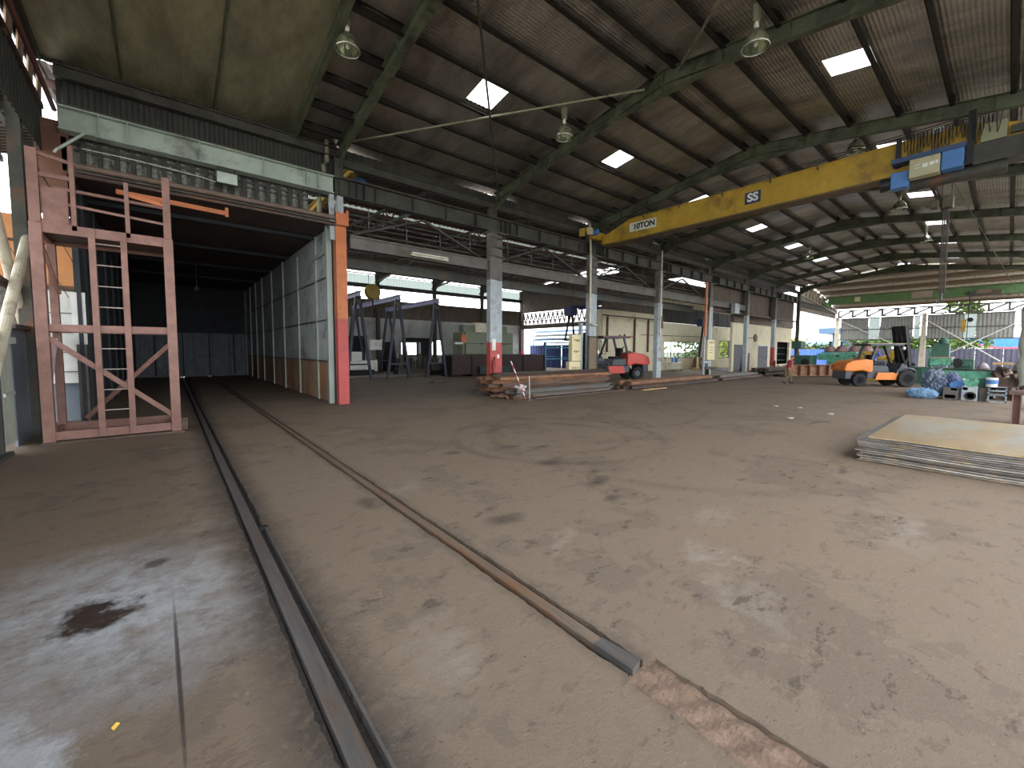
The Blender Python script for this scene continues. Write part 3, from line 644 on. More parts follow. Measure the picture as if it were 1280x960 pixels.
# columns
def column(i, x):
    labels = ['orange over red square steel column beside the mouth of the dark bay', 'grey twin steel column with a red painted base and hung extinguisher',
              'grey steel column with cream downpipe beside the brown board', 'pale grey column with black scribbles behind the red forklift',
              'steel column carrying a cream control box and orange conduits', 'grey column just left of the far grey door', 'grey column with a red base band near the walking man',
              'slim dark column at the edge of the open side gap']
    t = empty('steel_column', (x, 14.85, 0), labels[i], 'column', 'columns along the runway girder')
    if i == 0:
        MB().box(4.45, 14.70, 2.95, 4.80, 15.0, 6.25).build('shaft', M_orange, t, label='orange upper shaft')
        MB().box(4.45, 14.70, 0, 4.80, 15.0, 2.95).build('shaft', M_red, t, label='red lower shaft')
        MB().box(4.3, 14.78, 5.6, 4.45, 14.9, 7.1).box(4.55, 14.78, 6.25, 4.75, 15.0, 7.1).build('post', M_grey, t)
        MB().box(4.52, 14.9, 7.1, 4.8, 15.1, 8.4).build('upper_shaft', M_girderd, t)
        MB().box(4.8, 14.62, 6.1, 4.86, 14.9, 6.62).box(4.45, 14.62, 6.1, 4.8, 14.66, 6.5).build('bracket', M_orange, t)
        MB().lathe((4.865, 14.76, 6.35), [(0.09, 0), (0.09, .02), (.05, .02), (.05, 0)], 14, 'x').build('bracket_eye', M_black, t)
        return
    if i == 7:
        MB().box(x - .15, 14.7, 0, x + .15, 15.0, 8.4).build('shaft', M_dark, t); return
    zsplit = {1: 2.25, 6: 2.3}.get(i, 0)
    for a, b2, y0, y1 in ((x - .40, x - .03, 14.65, 14.92), (x + .03, x + .36, 14.78, 15.1)):
        if zsplit:
            MB().box(a, y0, 0.5, b2, y1, zsplit).build('shaft', M_red, t, label='red lower shaft')
            MB().box(a, y0, 0, b2, y1, 0.5).build('shaft', M_white, t, label='white painted foot')
            MB().box(a, y0, zsplit, b2, y1, 5.0).build('shaft', M_grey, t)
        else: MB().box(a, y0, 0, b2, y1, 5.0).build('shaft', M_grey, t)
        MB().box(a, y0, 5.0, b2, y1, 7.1).build('upper_shaft', M_tie, t)  # darker grey from here up: the dimmer light is put into the colour
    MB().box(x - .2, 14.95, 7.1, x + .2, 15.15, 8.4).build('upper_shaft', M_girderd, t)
    for z in (6.0, 6.4, 6.8): MB().box(x - .42, 14.62, z, x + .4, 14.68, z + .06).build('batten', M_dark, t)
    MB().box(x - .45, 14.6, 7.02, x + .45, 15.15, 7.1).build('cap_plate', M_dark, t)
    if i == 3:
        s = MB(); 
        for k in range(3): s.tube([(x - .25 + .17 * k + .04 * cos(a * .7), 14.642, 1.35 + .12 * sin(a * .7)) for a in range(9)], .012, 5)
        s.tube([(x - .3, 14.642, 1.95), (x, 14.642, 2.1), (x + .1, 14.642, 1.9)], .01, 5)
        s.build('scribble', M_text, t)
        MB().box(x + .12, 14.7, 3.4, x + .36, 14.78, 4.2).build('switch_box', M_dark, t)
    if i == 2:
        MB().box(x - .5, 14.6, 1.75, x - .38, 14.7, 1.95).box(x + .37, 14.66, 1.75, x + .5, 14.78, 1.95).build('bracket', M_white, t)
    if i == 1:
        MB().box(x - .3, 14.635, 1.9, x - .1, 14.65, 2.4).build('notice', M_white, t, label='white notice plate')
        MB().box(x - .02, 14.635, 1.55, x + .1, 14.65, 1.72).build('sticker', M_white, t)
    if i == 6:
        MB().box(x - .1, 14.635, 1.75, x + .12, 14.65, 2.1).build('notice', M_white, t)
for i, x in enumerate(COLX): column(i, x)
# columns and girder of the open right side (outside the photograph)
rgt = empty('crane_runway_girder', (0, -1.15, 0), 'dark runway girder on the open right side of the hall', 'girder')
MB().ibeam((-1.9, -1.15, 7.4), (52.6, -1.15, 7.4), .34, .6, .025).build('girder_span', M_girderd, rgt)
MB().box(-1.9, -1.2, 7.69, 52.6, -1.1, 7.77).build('crane_rail', M_dark, rgt)
for x in COLX[1:]:
    single(MB().box(x - .2, -1.35, 0, x + .2, -1.0, 7.1).box(x - .1, -1.3, 7.1, x + .1, -1.1, 8.4), 'steel_column', M_grey, 'plain grey column on the open right side of the hall', 'column', 'right side columns')

# cream downpipes
single(MB().tube([(17.45, 14.5, 3.35), (17.45, 14.5, 6.9), (17.45, 14.6, 8.6)], .055, 10).tube([(17.45, 14.5, 3.4), (17.75, 14.5, 3.3), (18.2, 14.5, 3.3)], .05, 10), 'downpipe', M_tube, 'cream downpipe with an elbow on the column by the brown board', 'pipe')
single(MB().tube([(24.45, 14.5, 2.9), (24.45, 14.5, 8.3)], .05, 10).box(24.4, 14.5, 3.0, 24.5, 14.68, 3.06), 'downpipe', M_tube, 'cream downpipe along the scribbled grey column', 'pipe')
t = empty('drain_pipe', (4.2, 15, 6.2), 'short olive drainpipe with a bend above the pale girder', 'pipe')
MB().tube([(4.3, 14.98, 8.9), (4.3, 14.98, 8.2), (4.18, 14.98, 8.05)], .08, 10).build('upper_pipe', M_rodg, t)
MB().tube([(4.18, 14.98, 8.05), (4.2, 14.98, 7.75), (4.15, 15.1, 7.4), (4.1, 15.25, 7.0), (4.1, 15.25, 6.3)], .075, 10).build('lower_pipe', M_rodg, t)

# ------------------------------------------------------------------ the dark panelled bay behind the rails
wb = bpy.data.objects.new('wall_right', None); COL.objects.link(wb); wb['kind'] = 'structure'; wb['label'] = 'right wall of the dark bay, grey steel panels rusting at the foot'
RY = [15.35, 17.0, 19.9, 22.9, 25.8, 28.8, 31.2, 33.6, 36.0]; RZ = [0.0, 1.48, 2.97, 4.47, 6.15]
for a, b2 in zip(RY[:-1], RY[1:]):
    for k, (z0, z1) in enumerate(zip(RZ[:-1], RZ[1:])):
        MB().box(4.42, a + .015, z0 + .012, 4.445 + random.uniform(-.004, .006), b2 - .015, z1 - .012).build('panel', M_panelr if k == 0 else M_panelb, wb)
for y in RY[1:]: MB().box(4.36, y - .035, 0, 4.45, y + .035, 6.15 if y < 18 or y > 22 else 5.9).build('rib', M_rib, wb)
for z in RZ[1:4]: MB().bar((4.40, 15.3, z), (4.40, 36, z), .05, .045).build('rib', M_rail, wb)
MB().box(4.28, 15.2, 0, 4.45, 15.36, 6.2).build('rib', M_rib, wb, label='pale corner post of the bay')
MB().bar((4.36, 15.35, 5.35), (4.36, 17.4, 5.35), .06, .14).build('rib', M_rib, wb)
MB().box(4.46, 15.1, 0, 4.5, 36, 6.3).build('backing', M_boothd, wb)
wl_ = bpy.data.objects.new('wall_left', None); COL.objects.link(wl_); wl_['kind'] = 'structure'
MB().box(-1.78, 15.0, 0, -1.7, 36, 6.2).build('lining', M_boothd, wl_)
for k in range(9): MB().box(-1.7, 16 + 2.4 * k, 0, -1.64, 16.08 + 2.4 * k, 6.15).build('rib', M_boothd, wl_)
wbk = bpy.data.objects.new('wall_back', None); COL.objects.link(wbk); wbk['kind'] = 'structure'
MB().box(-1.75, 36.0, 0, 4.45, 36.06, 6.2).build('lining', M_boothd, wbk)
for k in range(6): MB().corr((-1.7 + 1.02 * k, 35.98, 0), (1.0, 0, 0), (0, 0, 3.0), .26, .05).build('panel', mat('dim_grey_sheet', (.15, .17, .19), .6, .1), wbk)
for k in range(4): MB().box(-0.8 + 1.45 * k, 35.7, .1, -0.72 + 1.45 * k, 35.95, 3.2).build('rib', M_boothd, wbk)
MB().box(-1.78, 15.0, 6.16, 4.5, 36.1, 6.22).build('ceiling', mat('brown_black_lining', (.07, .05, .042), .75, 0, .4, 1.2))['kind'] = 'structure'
for k in range(4): single(MB().bar((-1.7, 17 + 4.4 * k, 6.08), (4.35, 17 + 4.4 * k, 6.08), .1, .12), 'roof_joist', M_boothd, ORD[k] + ' dark joist from the mouth, across the ceiling of the unlit bay', 'joist', 'joists of the dark bay')
# lintel: dark rail beam with the folded shutter, orange track piece, bracket
lt = empty('shutter_beam', (1.3, 14.75, 6.2), 'rust-brown lintel beam with rolled shutter over the mouth of the dark bay', 'beam')
MB().box(-1.75, 14.82, 6.12, 4.5, 14.98, 6.36).build('lintel', M_tie, lt)
MB().tube([(-1.6, 14.72, 6.33), (4.78, 14.72, 6.33)], .075, 12).build('roller', mat('rust_brown_roller', (.16, .115, .09), .6, .1, .25, 5), lt)
MB().channel((-1.6, 14.72, 6.12), (4.8, 14.72, 6.12), .12, .12).build('track', M_rustd, lt)
MB().bar((-0.9, 14.7, 5.88), (1.42, 14.7, 5.82), .05, .12).box(1.38, 14.66, 5.72, 1.46, 14.74, 5.98).build('track_end', M_orange, lt, label='orange sliding track piece with stop')
fl_ = empty('flood_lamp', (1.4, 14.6, 6.75), 'small pale rectangular flood lamp hung above the dark bay', 'lamp')
MB().box(1.18, 14.55, 6.6, 1.72, 14.65, 6.95).build('housing', M_girderd, fl_)
MB().box(1.21, 14.535, 6.63, 1.69, 14.55, 6.92).build('lens', mat('lamp_lens', (.42, .5, .44), .3), fl_)
MB().bar((1.25, 14.6, 6.95), (1.25, 14.8, 7.12), .03, .03).bar((1.65, 14.6, 6.95), (1.65, 14.8, 7.12), .03, .03).build('bracket', M_dark, fl_)
single(MB().tube([(-1.5, 15.0, 6.86), (-.6, 14.98, 6.86), (.3, 14.9, 6.8), (.9, 14.7, 6.7), (1.2, 14.6, 6.62)], .012, 6), 'cable', M_white, 'thin pale cable running to the small flood lamp', 'cable')
single(MB().lathe((1.15, 26, 4.9), [(.015, 1.25), (.015, .12), (.1, .06), (.12, -.08), (0.001, -.12)], 12), 'pendant_lamp', M_tie, 'small unlit lamp hanging in the dark bay', 'lamp')

# ------------------------------------------------------------------ left gable: braces, low panels, lean-to, orange cladding
wg = bpy.data.objects.new('wall_gable', None); COL.objects.link(wg); wg['kind'] = 'structure'
M_lowp = mat('dark_low_panel', (0.055, 0.05, 0.052), 0.6, 0, 0.3, 1.5)
for y0, y1 in ((-1.2, 1.9), (1.95, 5.0), (5.05, 8.1), (8.15, 11.25)):
    MB().corr((-2.3, y0, 0.05), (0, y1 - y0, 0), (0, 0, 2.15), .25, .03).build('panel', M_lowp, wg)
MB().box(-2.28, -1.2, 0, -2.2, 11.25, .07).build('sill', M_dark, wg)
MB().corr((-2.36, 11.34, 0.12), (0, .80, 0), (0, 0, 2.05), .2, .03).build('panel', M_transd, wg, label='pale green translucent strip between dark panels')
MB().bar((-2.3, 11.42, 1.05), (-2.3, 12.04, 1.05), .03, .06).box(-2.33, 11.4, 1.98, -2.24, 12.06, 2.1).build('rail', M_rib, wg)
M_bluep = mat('blue_grey_panel', (0.13, 0.15, 0.18), 0.6, 0, 0.2, 1)
for y0, y1 in ((12.15, 13.1), (13.12, 14.0), (14.02, 14.9)):
    MB().box(-2.36, y0, 0, -2.32, y1, 2.3).build('panel', M_bluep, wg)
MB().box(-2.34, 12.1, 2.28, -2.24, 14.9, 2.36).build('sill', M_dark, wg)
single(MB().ibeam((-2.3, 13.35, 0), (-2.3, 13.35, 7.2), .2, .22, .02, (0, 1, 0)), 'gable_column', M_dark, 'dark steel column in the left gable behind the crossed pipes', 'column')
single(MB().ibeam((-2.3, 3.2, 0), (-2.3, 3.2, 9.3), .2, .22, .02, (0, 1, 0)), 'gable_column', M_dark, 'dark steel gable column beside the camera', 'column')
single(MB().tube([(-2.22, 10.0, 1.0), (-2.22, 14.7, 5.56)], .085, 14), 'brace_pipe', M_tube, 'cream diagonal brace pipe rising towards the salmon platform', 'pipe')
single(MB().tube([(-2.40, 10.6, 6.42), (-2.40, 14.7, .89)], .085, 14), 'brace_pipe', M_tube, 'cream diagonal brace pipe falling towards the salmon platform', 'pipe')
single(MB().bar((-2.45, 10.5, 3.35), (-2.45, 14.3, 3.05), .06, .16), 'gable_rail', M_rustd, 'dark brown rail behind the crossing of the cream pipes', 'rail')
# raking verge pipe, verge batten with translucent laths showing daylight
vg = empty('roof_verge', (-1.9, 11, 7.5), 'dark red verge pipe with daylight gaps along the left roof edge', 'roof edge')
MB().tube([(-1.93, 8.5, 8.0), (-1.93, 12.0, 7.86), (-1.93, 14.6, 7.68), (-1.93, 15.0, 7.64)], .05, 10).build('pipe', mat('maroon_pipe', (.13, .045, .04), .55, 0, .2), vg)
for k in range(9):
    y = 8.2 + k * 0.8
    MB().add([(-2.14, y, 7.8), (-2.14, y + .42, 7.8), (-2.14, y + .62, 8.45), (-2.14, y + .2, 8.45)], [(0, 1, 2, 3)]).build('lath', mat('tan_lath', (.30, .21, .14), .7), vg, solid=.03)
for k in range(4):
    ya, yb = 6.8 + 2.1 * k, 8.9 + 2.1 * k
    MB().add([(-2.2, ya, 8.26), (-2.2, yb, 8.26), (-2.2, yb, zr(yb) + .02), (-2.2, ya, zr(ya) + .02)], [(0, 1, 2, 3)]).build('verge_board', M_clad, vg, solid=.03)
MB().bar((-2.15, YRG, zr(YRG) - .06), (-2.15, 15.2, zr(15.2) - .06), .06, .14).build('verge_beam', M_dark, vg)
MB().bar((-2.15, 6.8, 8.15), (-2.15, 15.2, 7.7), .06, .10).build('lower_rail', M_rustd, vg)
for y0 in (4.0, 7.8, 11.6):
    MB().corr((-2.2, y0, 6.6), (0, 3.8, 0), (0, 0, 1.25), .25, .03).build('panel', M_clad, wg)
# lean-to outside the gable
lo = bpy.data.objects.new('lean_to_roof', None); COL.objects.link(lo); lo['kind'] = 'structure'
M_leanto = mat('lean_to_sheet', (.13, .125, .11), .6, .2, .25, 2)
for k in range(10):
    y0 = -2 + k * 1.9
    MB().corr((-2.4, y0, 7.1), (0, 1.9, 0), (-3.6, 0, -.7), .2, .03).build('roof_sheet', M_leanto, lo)
for x, z in ((-2.6, 6.95), (-3.2, 6.83), (-3.9, 6.70), (-4.8, 6.52), (-5.9, 6.30)): MB().box(x - .05, -2, z - .1, x + .05, 17, z + .06).build('purlin', M_dark, lo)
for y in (3, 8, 13.4): MB().bar((-2.4, y, 6.85), (-6, y, 6.15), .12, .2).build('rafter', M_dark, lo)
for q_, y in enumerate((3, 8, 13.4)): single(MB().box(-6.05, y - .08, 0, -5.9, y + .08, 6.2), 'lean_to_post', M_dark, ORD[q_] + ' dark post from the camera of the lean-to outside the gable', 'post', 'lean-to posts')
oc = bpy.data.objects.new('wall_orange', None); COL.objects.link(oc); oc['kind'] = 'structure'; oc['label'] = 'orange sheet cladding over a stained wall left of the dark bay'
for k in range(6): MB().box(-5.4 + .6 * k, 15.6, 3.45, -4.82 + .6 * k, 15.64, 5.15).build('panel', M_orangeclad, oc)
MB().box(-5.4, 15.56, 4.5, -1.8, 15.62, 4.56).box(-5.4, 15.56, 3.4, -1.8, 15.64, 3.5).build('rail', M_rustd, oc)
M_stain = mat('stained_plaster', (.42, .40, .34), .85, 0, .15, 2, (.07, .06, .055), .75, .8)
MB().box(-5.4, 15.66, 2.35, -1.78, 15.72, 3.42).build('plaster', M_stain, oc)
MB().box(-5.4, 15.66, 0, -1.78, 15.74, 2.35).build('panel', M_bluep, oc)
MB().box(-2.5, 15.5, 1.0, -1.85, 15.55, 3.35).build('panel', M_white, oc, label='white door-sized panel behind the platform')
for k in range(4): MB().bar((-2.5, 15.48, 1.3 + .5 * k), (-1.85, 15.48, 1.3 + .5 * k), .02, .02).build('rail', M_tie, oc)
dv = bpy.data.objects.new('wall_booth_front', None); COL.objects.link(dv); dv['kind'] = 'structure'
MB().box(-1.85, 14.98, 2.0, -1.6, 15.05, 3.3).build('panel', M_white, dv)
MB().box(-1.8, 14.98, 0, -1.62, 15.08, 2.0).build('post', M_tie, dv)
MB().box(-2.3, 15.0, 5.15, -1.72, 15.06, 7.4).build('panel', mat('brown_cladding', (.16, .075, .05), .65, 0, .25), dv)
MB().box(-1.74, 14.96, 0, -1.66, 15.04, 6.3).build('post', M_boothd, dv)
wm = MB()                                                          # loose wires drawn across the orange cladding
for k in range(7): wm.tube([(-5.2 + .5 * k, 15.5, 5.1), (-4.2 + .45 * k, 15.5, 3.2)], .008, 4)
single(wm, 'wire_mesh', M_dark, 'sagging wires drawn across the orange cladding', 'wire')

# ------------------------------------------------------------------ salmon access platform with ladder
pf = empty('access_platform', (-0.93, 12.65, 0), 'salmon-pink steel access platform with a ladder standing by the dark bay', 'platform')
X0, X1, Y0, Y1, ZD = -1.88, 0.06, 12.0, 13.3, 4.22
def leg(x, y, x2, z, w=.16): MB().box(x - w / 2, y - w / 2, .05, x + w / 2, y + w / 2, z).build('leg', M_pink, pf, bevel=.008)
for x in (X0, X1):
    leg(x, Y0, x, ZD + .08, .17); leg(x, Y1, x, ZD, .13)
b = MB().bar((X0 - .1, Y0, .03), (X1 + .14, Y0, .03), .26, .05).bar((X0 - .1, Y1, .03), (X1 + .14, Y1, .03), .24, .05)
b.build('skid', M_rustd, pf)
MB().bar((X0, Y0, .16), (X1, Y0, .16), .08, .17).build('bottom_rail', M_pink, pf)
MB().bar((X0, Y1, .17), (X1, Y1, .17), .08, .17).build('bottom_rail', M_pink, pf)
for x in (X0, X1): MB().bar((x, Y0, .16), (x, Y1, .16), .08, .15).build('bottom_rail', M_pink, pf)
MB().box(X1 + .02, Y0 + .02, .05, X1 + .2, Y0 + .12, .32).build('foot_plate', M_rustd, pf)
MB().bar((X0, Y0 - .02, ZD), (X1, Y0 - .02, ZD), .08, .19).build('deck_rail', M_pink, pf)
MB().bar((X0, Y1, ZD), (X1, Y1, ZD), .08, .19).build('deck_rail', M_pink, pf)
for x in (X0, X1): MB().bar((x, Y0, ZD), (x, Y1, ZD), .08, .17).build('deck_rail', M_pink, pf)
MB().box(X0, Y0, ZD - .03, X1, Y1, ZD + .02).build('deck', M_rustd, pf)
MB().bar((X0, Y0, 2.3), (X1, Y0, 2.3), .06, .14).build('mid_rail', M_pink, pf)
MB().bar((X0, Y1, 2.3), (X1, Y1, 2.3), .06, .12).build('mid_rail', M_pink, pf)
for x in (X0, X1): MB().bar((x, Y0, 2.3), (x, Y1, 2.3), .06, .12).build('mid_rail', M_pink, pf)
MB().angle((X0 + .05, Y0 + .03, 2.12), (X1 - .05, Y0 + .03, .42), .09, .02, (0, 1, 0)).build('brace', M_pink, pf)
MB().angle((X1 - .05, Y0 + .1, 2.0), (X0 + .4, Y1 - .1, .35), .08, .02, (0, 1, 0)).build('brace', M_pink, pf)
MB().bar((X0, Y0 + .05, 1.0), (X0 - .02, Y1 - .15, 2.1), .1, .03).build('brace', mat('pale_pink_flat', (.5, .38, .38), .5), pf)
MB().bar((X0, Y0 + .1, ZD - .1), (X0 + .1, Y1 - .2, ZD - 1.15), .06, .04).build('brace', M_pink, pf)
ST = (-1.13, -0.66)
for x in ST: MB().bar((x, Y0 - .05, .08), (x, Y0 - .05, ZD + .08), .1, .06, (0, 1, 0)).build('ladder_stile', M_pink, pf)
for k in range(9):
    z = .62 + .425 * k
    if abs(z - 2.3) > .1: MB().tube([(ST[0], Y0 - .05, z), (ST[1], Y0 - .05, z)], .012, 6).build('rung', mat('worn_rung', (.5, .42, .38), .4, .4), pf)
for x, z1, w in ((X0, 5.68, .15), (X1, 5.62, .13), (-1.36, 5.85, .07), (-0.58, 5.35, .07)):
    MB().box(x - w / 2, Y0 - .06, ZD, x + w / 2, Y0 + .06, z1).build('guard_post', M_pink, pf)
MB().bar((-1.9, Y0, 5.22), (-1.32, Y0, 5.22), .05, .08).build('guard_rail', M_pink, pf)
MB().bar((-1.45, Y0, 4.72), (X1, Y0, 4.62), .03, .05).build('guard_rail', M_pink, pf)
MB().bar((-0.6, Y0, 5.12), (X1, Y0, 5.02), .05, .07).build('guard_rail', M_orange, pf, label='orange top guard rail')
MB().bar((X0, Y0, 5.62), (-1.3, Y0, 5.52), .05, .06).build('guard_rail', M_pink, pf)
MB().bar((X0, Y0 + .02, 5.45), (-1.42, Y1 - .3, 4.3), .05, .05).build('guard_brace', M_pink, pf)
MB().box(-1.78, Y0 - .02, ZD + .06, -1.44, Y0 + .02, ZD + .78).build('toe_panel', M_pink, pf)
for x in (X0, X1): MB().box(x - .05, Y1 - .05, ZD, x + .05, Y1 + .05, 5.4).build('guard_post', M_pink, pf)
MB().bar((X0, Y1, 5.35), (X1, Y1, 5.3), .05, .06).build('guard_rail', M_pink, pf)

# ------------------------------------------------------------------ second bay: roof, back wall, partition
rb = bpy.data.objects.new('ceiling_second_bay', None); COL.objects.link(rb); rb['kind'] = 'structure'
def z2(y): return 8.75 + 0.085 * min(y - 15.0, 36.2 - y)
M_roof2 = mat('second_bay_sheet', (.16, .13, .115), .6, .25, .3, 1.5)
for k in range(5):
    xa, xb = -2.3 + 6.72 * k, -2.3 + 6.72 * (k + 1)
    for y0, y1 in ((15.2, 19.0), (19.5, 22.2), (22.7, 25.6), (25.6, 29.0), (29.5, 32.4), (32.9, 36.3)):
        MB().corr((xa, y0, z2(y0)), (xb - xa, 0, 0), (0, y1 - y0, z2(y1) - z2(y0)), .3, .03).build('roof_sheet', M_roof2, rb)
    for y0 in (19.0, 22.2, 29.0, 32.4):
        MB().corr((xa, y0, z2(y0)), (xb - xa, 0, 0), (0, .5, 0), .3, .03).build('skylight_sheet', M_transd, rb)
for y0, y1, mm in ((15.2, 18.2, M_roof2), (18.2, 19.4, M_skyl), (19.4, 22.6, M_roof2)):
    MB().corr((31.2, y0, 8.6 - (y0 - 15.2) * .108), (22, 0, 0), (0, y1 - y0, -(y1 - y0) * .108), .3, .03).build('roof_sheet', mm, rb)
for y in [16.2 + 1.6 * k for k in range(13)]: MB().box(-2.2, y - .04, z2(y) - .22, 31.2, y + .04, z2(y) - .02).build('purlin', mat('reddish_purlin', (.10, .05, .045), .6), rb)
for x in (8.6, 14.2, 19.8, 25.4, 31.0):
    b = MB()
    for s0, s1 in ((15.3, 25.6), (25.6, 36.1)):
        b.bar((x, s0, z2(s0) - .3), (x, s1, z2(s1) - .3), .12, .1)
        b.bar((x, s0, z2(s0) - .95), (x, s1, z2(s1) - .95), .12, .1)
    for k in range(14):
        ya = 15.3 + 1.485 * k; yb = ya + .742; yc = ya + 1.485
        b.bar((x, ya, z2(ya) - .95), (x, yb, z2(yb) - .3), .05, .05); b.bar((x, yb, z2(yb) - .3), (x, yc, z2(yc) - .95), .05, .05)
    b.build('roof_truss', M_dark, rb)
# back wall of the second bay
bw = bpy.data.objects.new('wall_back_bay', None); COL.objects.link(bw); bw['kind'] = 'structure'
wins = [(16.5, 18.15, 1.35, 2.62), (19.7, 20.95, 1.35, 2.9), (27.8, 28.7, 1.4, 2.9)]
xs = [4.5]
def wall_with(b, x0, x1, z0, z1, holes, y0, y1):
    cur = x0
    for a, c, d, e in sorted(holes):
        b.box(cur, y0, z0, a, y1, z1); b.box(a, y0, z0, c, y1, d); b.box(a, y0, e, c, y1, z1); cur = c
    b.box(cur, y0, z0, x1, y1, z1); return b
wall_with(MB(), 4.5, 31.0, 0, 4.75, wins, 36.05, 36.2).build('lower_wall', M_whitewall, bw)
for k in range(9): MB().corr((4.5 + 2.95 * k, 36.0, 4.72), (2.95, 0, 0), (0, 0, 1.6), .22, .04).build('panel', M_cladb, bw)
for k in range(9): MB().corr((4.5 + 2.95 * k, 36.1, 7.6), (2.95, 0, 0), (0, 0, .82), .3, .04).build('panel', M_trans, bw)
MB().ibeam((4.5, 35.7, 7.42), (31, 35.7, 7.42), .25, .34).build('rail', M_dark, bw)
for z in (6.6, 6.9, 7.15): MB().box(4.5, 36.08, z, 31, 36.1, z + .025).build('rail', M_tie, bw)
tr = MB().box(4.5, 35.9, 8.42, 31, 35.98, 8.5).box(4.5, 35.9, 9.0, 31, 35.98, 9.08)
for k in range(46):
    xa = 4.5 + .576 * k
    tr.bar((xa, 35.94, 8.46), (xa + .288, 35.94, 9.04), .04, .04); tr.bar((xa + .288, 35.94, 9.04), (xa + .576, 35.94, 8.46), .04, .04)
tr.build('lattice_girder', mat('rust_pink_truss', (.16, .075, .06), .6), bw)
for i, (a, c, d, e) in enumerate(wins):
    w = bpy.data.objects.new('window_%d' % (i + 1), None); COL.objects.link(w); w['kind'] = 'structure'
    b = MB().box(a, 36.06, d, a + .05, 36.16, e).box(c - .05, 36.06, d, c, 36.16, e).box(a, 36.06, d, c, 36.16, d + .05).box(a, 36.06, e - .05, c, 36.16, e)
    b.build('frame', M_tie, w)
    n = 3
    for k in range(1, n): MB().box(a + (c - a) * k / n - .015, 36.09, d, a + (c - a) * k / n + .015, 36.13, e).build('mullion', M_tie, w)
    MB().box(a + .04, 36.1, d + .04, c - .04, 36.11, e - .04).build('pane', M_glass, w)
for i, x in enumerate((8.6, 14.2, 19.8, 25.4)):
    c = empty('back_column', (x, 35.7, 0), 'dark column standing against the back wall of the second bay', 'column', 'dark columns of the back wall')
    MB().ibeam((x, 35.6, 0), (x, 35.6, 9.0), .28, .3, .03, (0, 1, 0)).build('shaft', M_dark, c)
    MB().prism([(x + .1, 8.6), (x + 1.1, 8.6), (x + .1, 7.7)], 35.5, 35.7, 'xz').build('haunch', M_cladb, c)
for i, (a, c) in enumerate(((8.6, 14.2), (14.2, 19.8), (19.8, 25.4), (25.4, 31.0))):
    single(MB().tube([(a, 35.9, 7.2), (c, 35.9, 6.2)], .025, 6).tube([(a, 35.92, 6.2), (c, 35.92, 7.2)], .025, 6), 'cross_brace', M_dark, ORD[i] + ' pair of thin crossed brace rods in the clerestory from the orange column', 'rod', 'clerestory brace rods')
ec = empty('end_column', (31.2, 36, 0), 'brown end column of the back wall with a red base band', 'column')
MB().box(31.0, 35.8, 1.9, 31.5, 36.1, 8.6).build('shaft', M_cladb, ec); MB().box(31.0, 35.78, .3, 31.5, 36.1, 1.9).build('shaft', M_red, ec, label='red lower shaft')
# open gap at the end of the second bay
single(MB().box(31.0, 22.6, 4.3, 31.3, 35.8, 4.75), 'tie_beam', M_cladb, 'brown beam over the open end of the second bay', 'beam')
tr = MB().box(31.1, 22.6, 5.9, 31.2, 35.8, 6.0).box(31.1, 22.6, 4.78, 31.2, 35.8, 4.84)
for k in range(20):
    ya = 22.6 + .66 * k; tr.bar((31.15, ya, 4.8), (31.15, ya + .33, 5.95), .1, .1); tr.bar((31.15, ya + .33, 5.95), (31.15, ya + .66, 4.8), .1, .1)
for z in (5.1, 5.4, 5.7): tr.box(31.2, 22.6, z, 31.26, 35.8, z + .07)
single(tr, 'lattice_girder', M_rustd, 'rusty lattice girder over the open end of the second bay', 'girder')
cl_ = MB().box(31.2, 15.2, 7.7, 31.26, 22.7, 9.5)
ge = bpy.data.objects.new('wall_end_bay', None); COL.objects.link(ge); ge['kind'] = 'structure'
for k in range(6): MB().corr((31.15, 35.9 - 2.25 * k, 6.1), (0, -2.25, 0), (0, 0, 2.8), .25, .04).build('panel', M_cladb, ge)
cl_.build('panel', M_cladb, ge)
# cream partition wall, windows and doors
wp = bpy.data.objects.new('wall_cream', None); COL.objects.link(wp); wp['kind'] = 'structure'; wp['label'] = 'cream rendered wall behind the columns'
cw = [(37.9, 45.4, 1.15, 2.9), (50.0, 53.0, 1.1, 3.2)]
doors = [(40.7, 43.4, 0.0, 2.55), (46.3, 49.2, 0.0, 2.6)]
wall_with(MB(), 28.0, 56.0, 0, 4.75, cw, 22.0, 22.2).build('render', M_cream, wp)
MB().box(28.0, 21.9, 4.75, 36.4, 22.2, 5.4).build('render', M_cream, wp)
MB().box(36.0, 21.85, 0, 36.4, 22.0, 4.9).build('pilaster', M_cream, wp)
MB().box(27.9, 22.0, 0, 28.1, 23.4, 5.4).build('render', M_cream, wp)
for k in range(8): MB().corr((36.4 + 2.6 * k, 21.95, 4.75), (2.6, 0, 0), (0, 0, 1.65), .22, .04).build('panel', M_clad, wp)
for k in range(8): MB().corr((36.4 + 2.6 * k, 21.98, 6.3), (2.6, 0, 0), (0, 0, 1.7), .35, .05).build('panel', mat('lit_tan_siding', (.36, .30, .20), .7, 0, .2), wp)  # yellowish light on this siding is put into its tan colour
for k in range(4): MB().corr((28.0 + 2.1 * k, 22.05, 5.35), (2.1, 0, 0), (0, 0, 2.5 if k else 2.2), .3, .04).build('panel', M_cladb, wp)
MB().box(28, 21.8, 4.86, 36.4, 21.95, 4.96).build('rail', M_rustd, wp)
for x in (28.6, 32.6, 34.8): MB().box(x, 21.82, 1.8, x + .12, 21.95, 4.9).build('rail', M_rustd, wp)
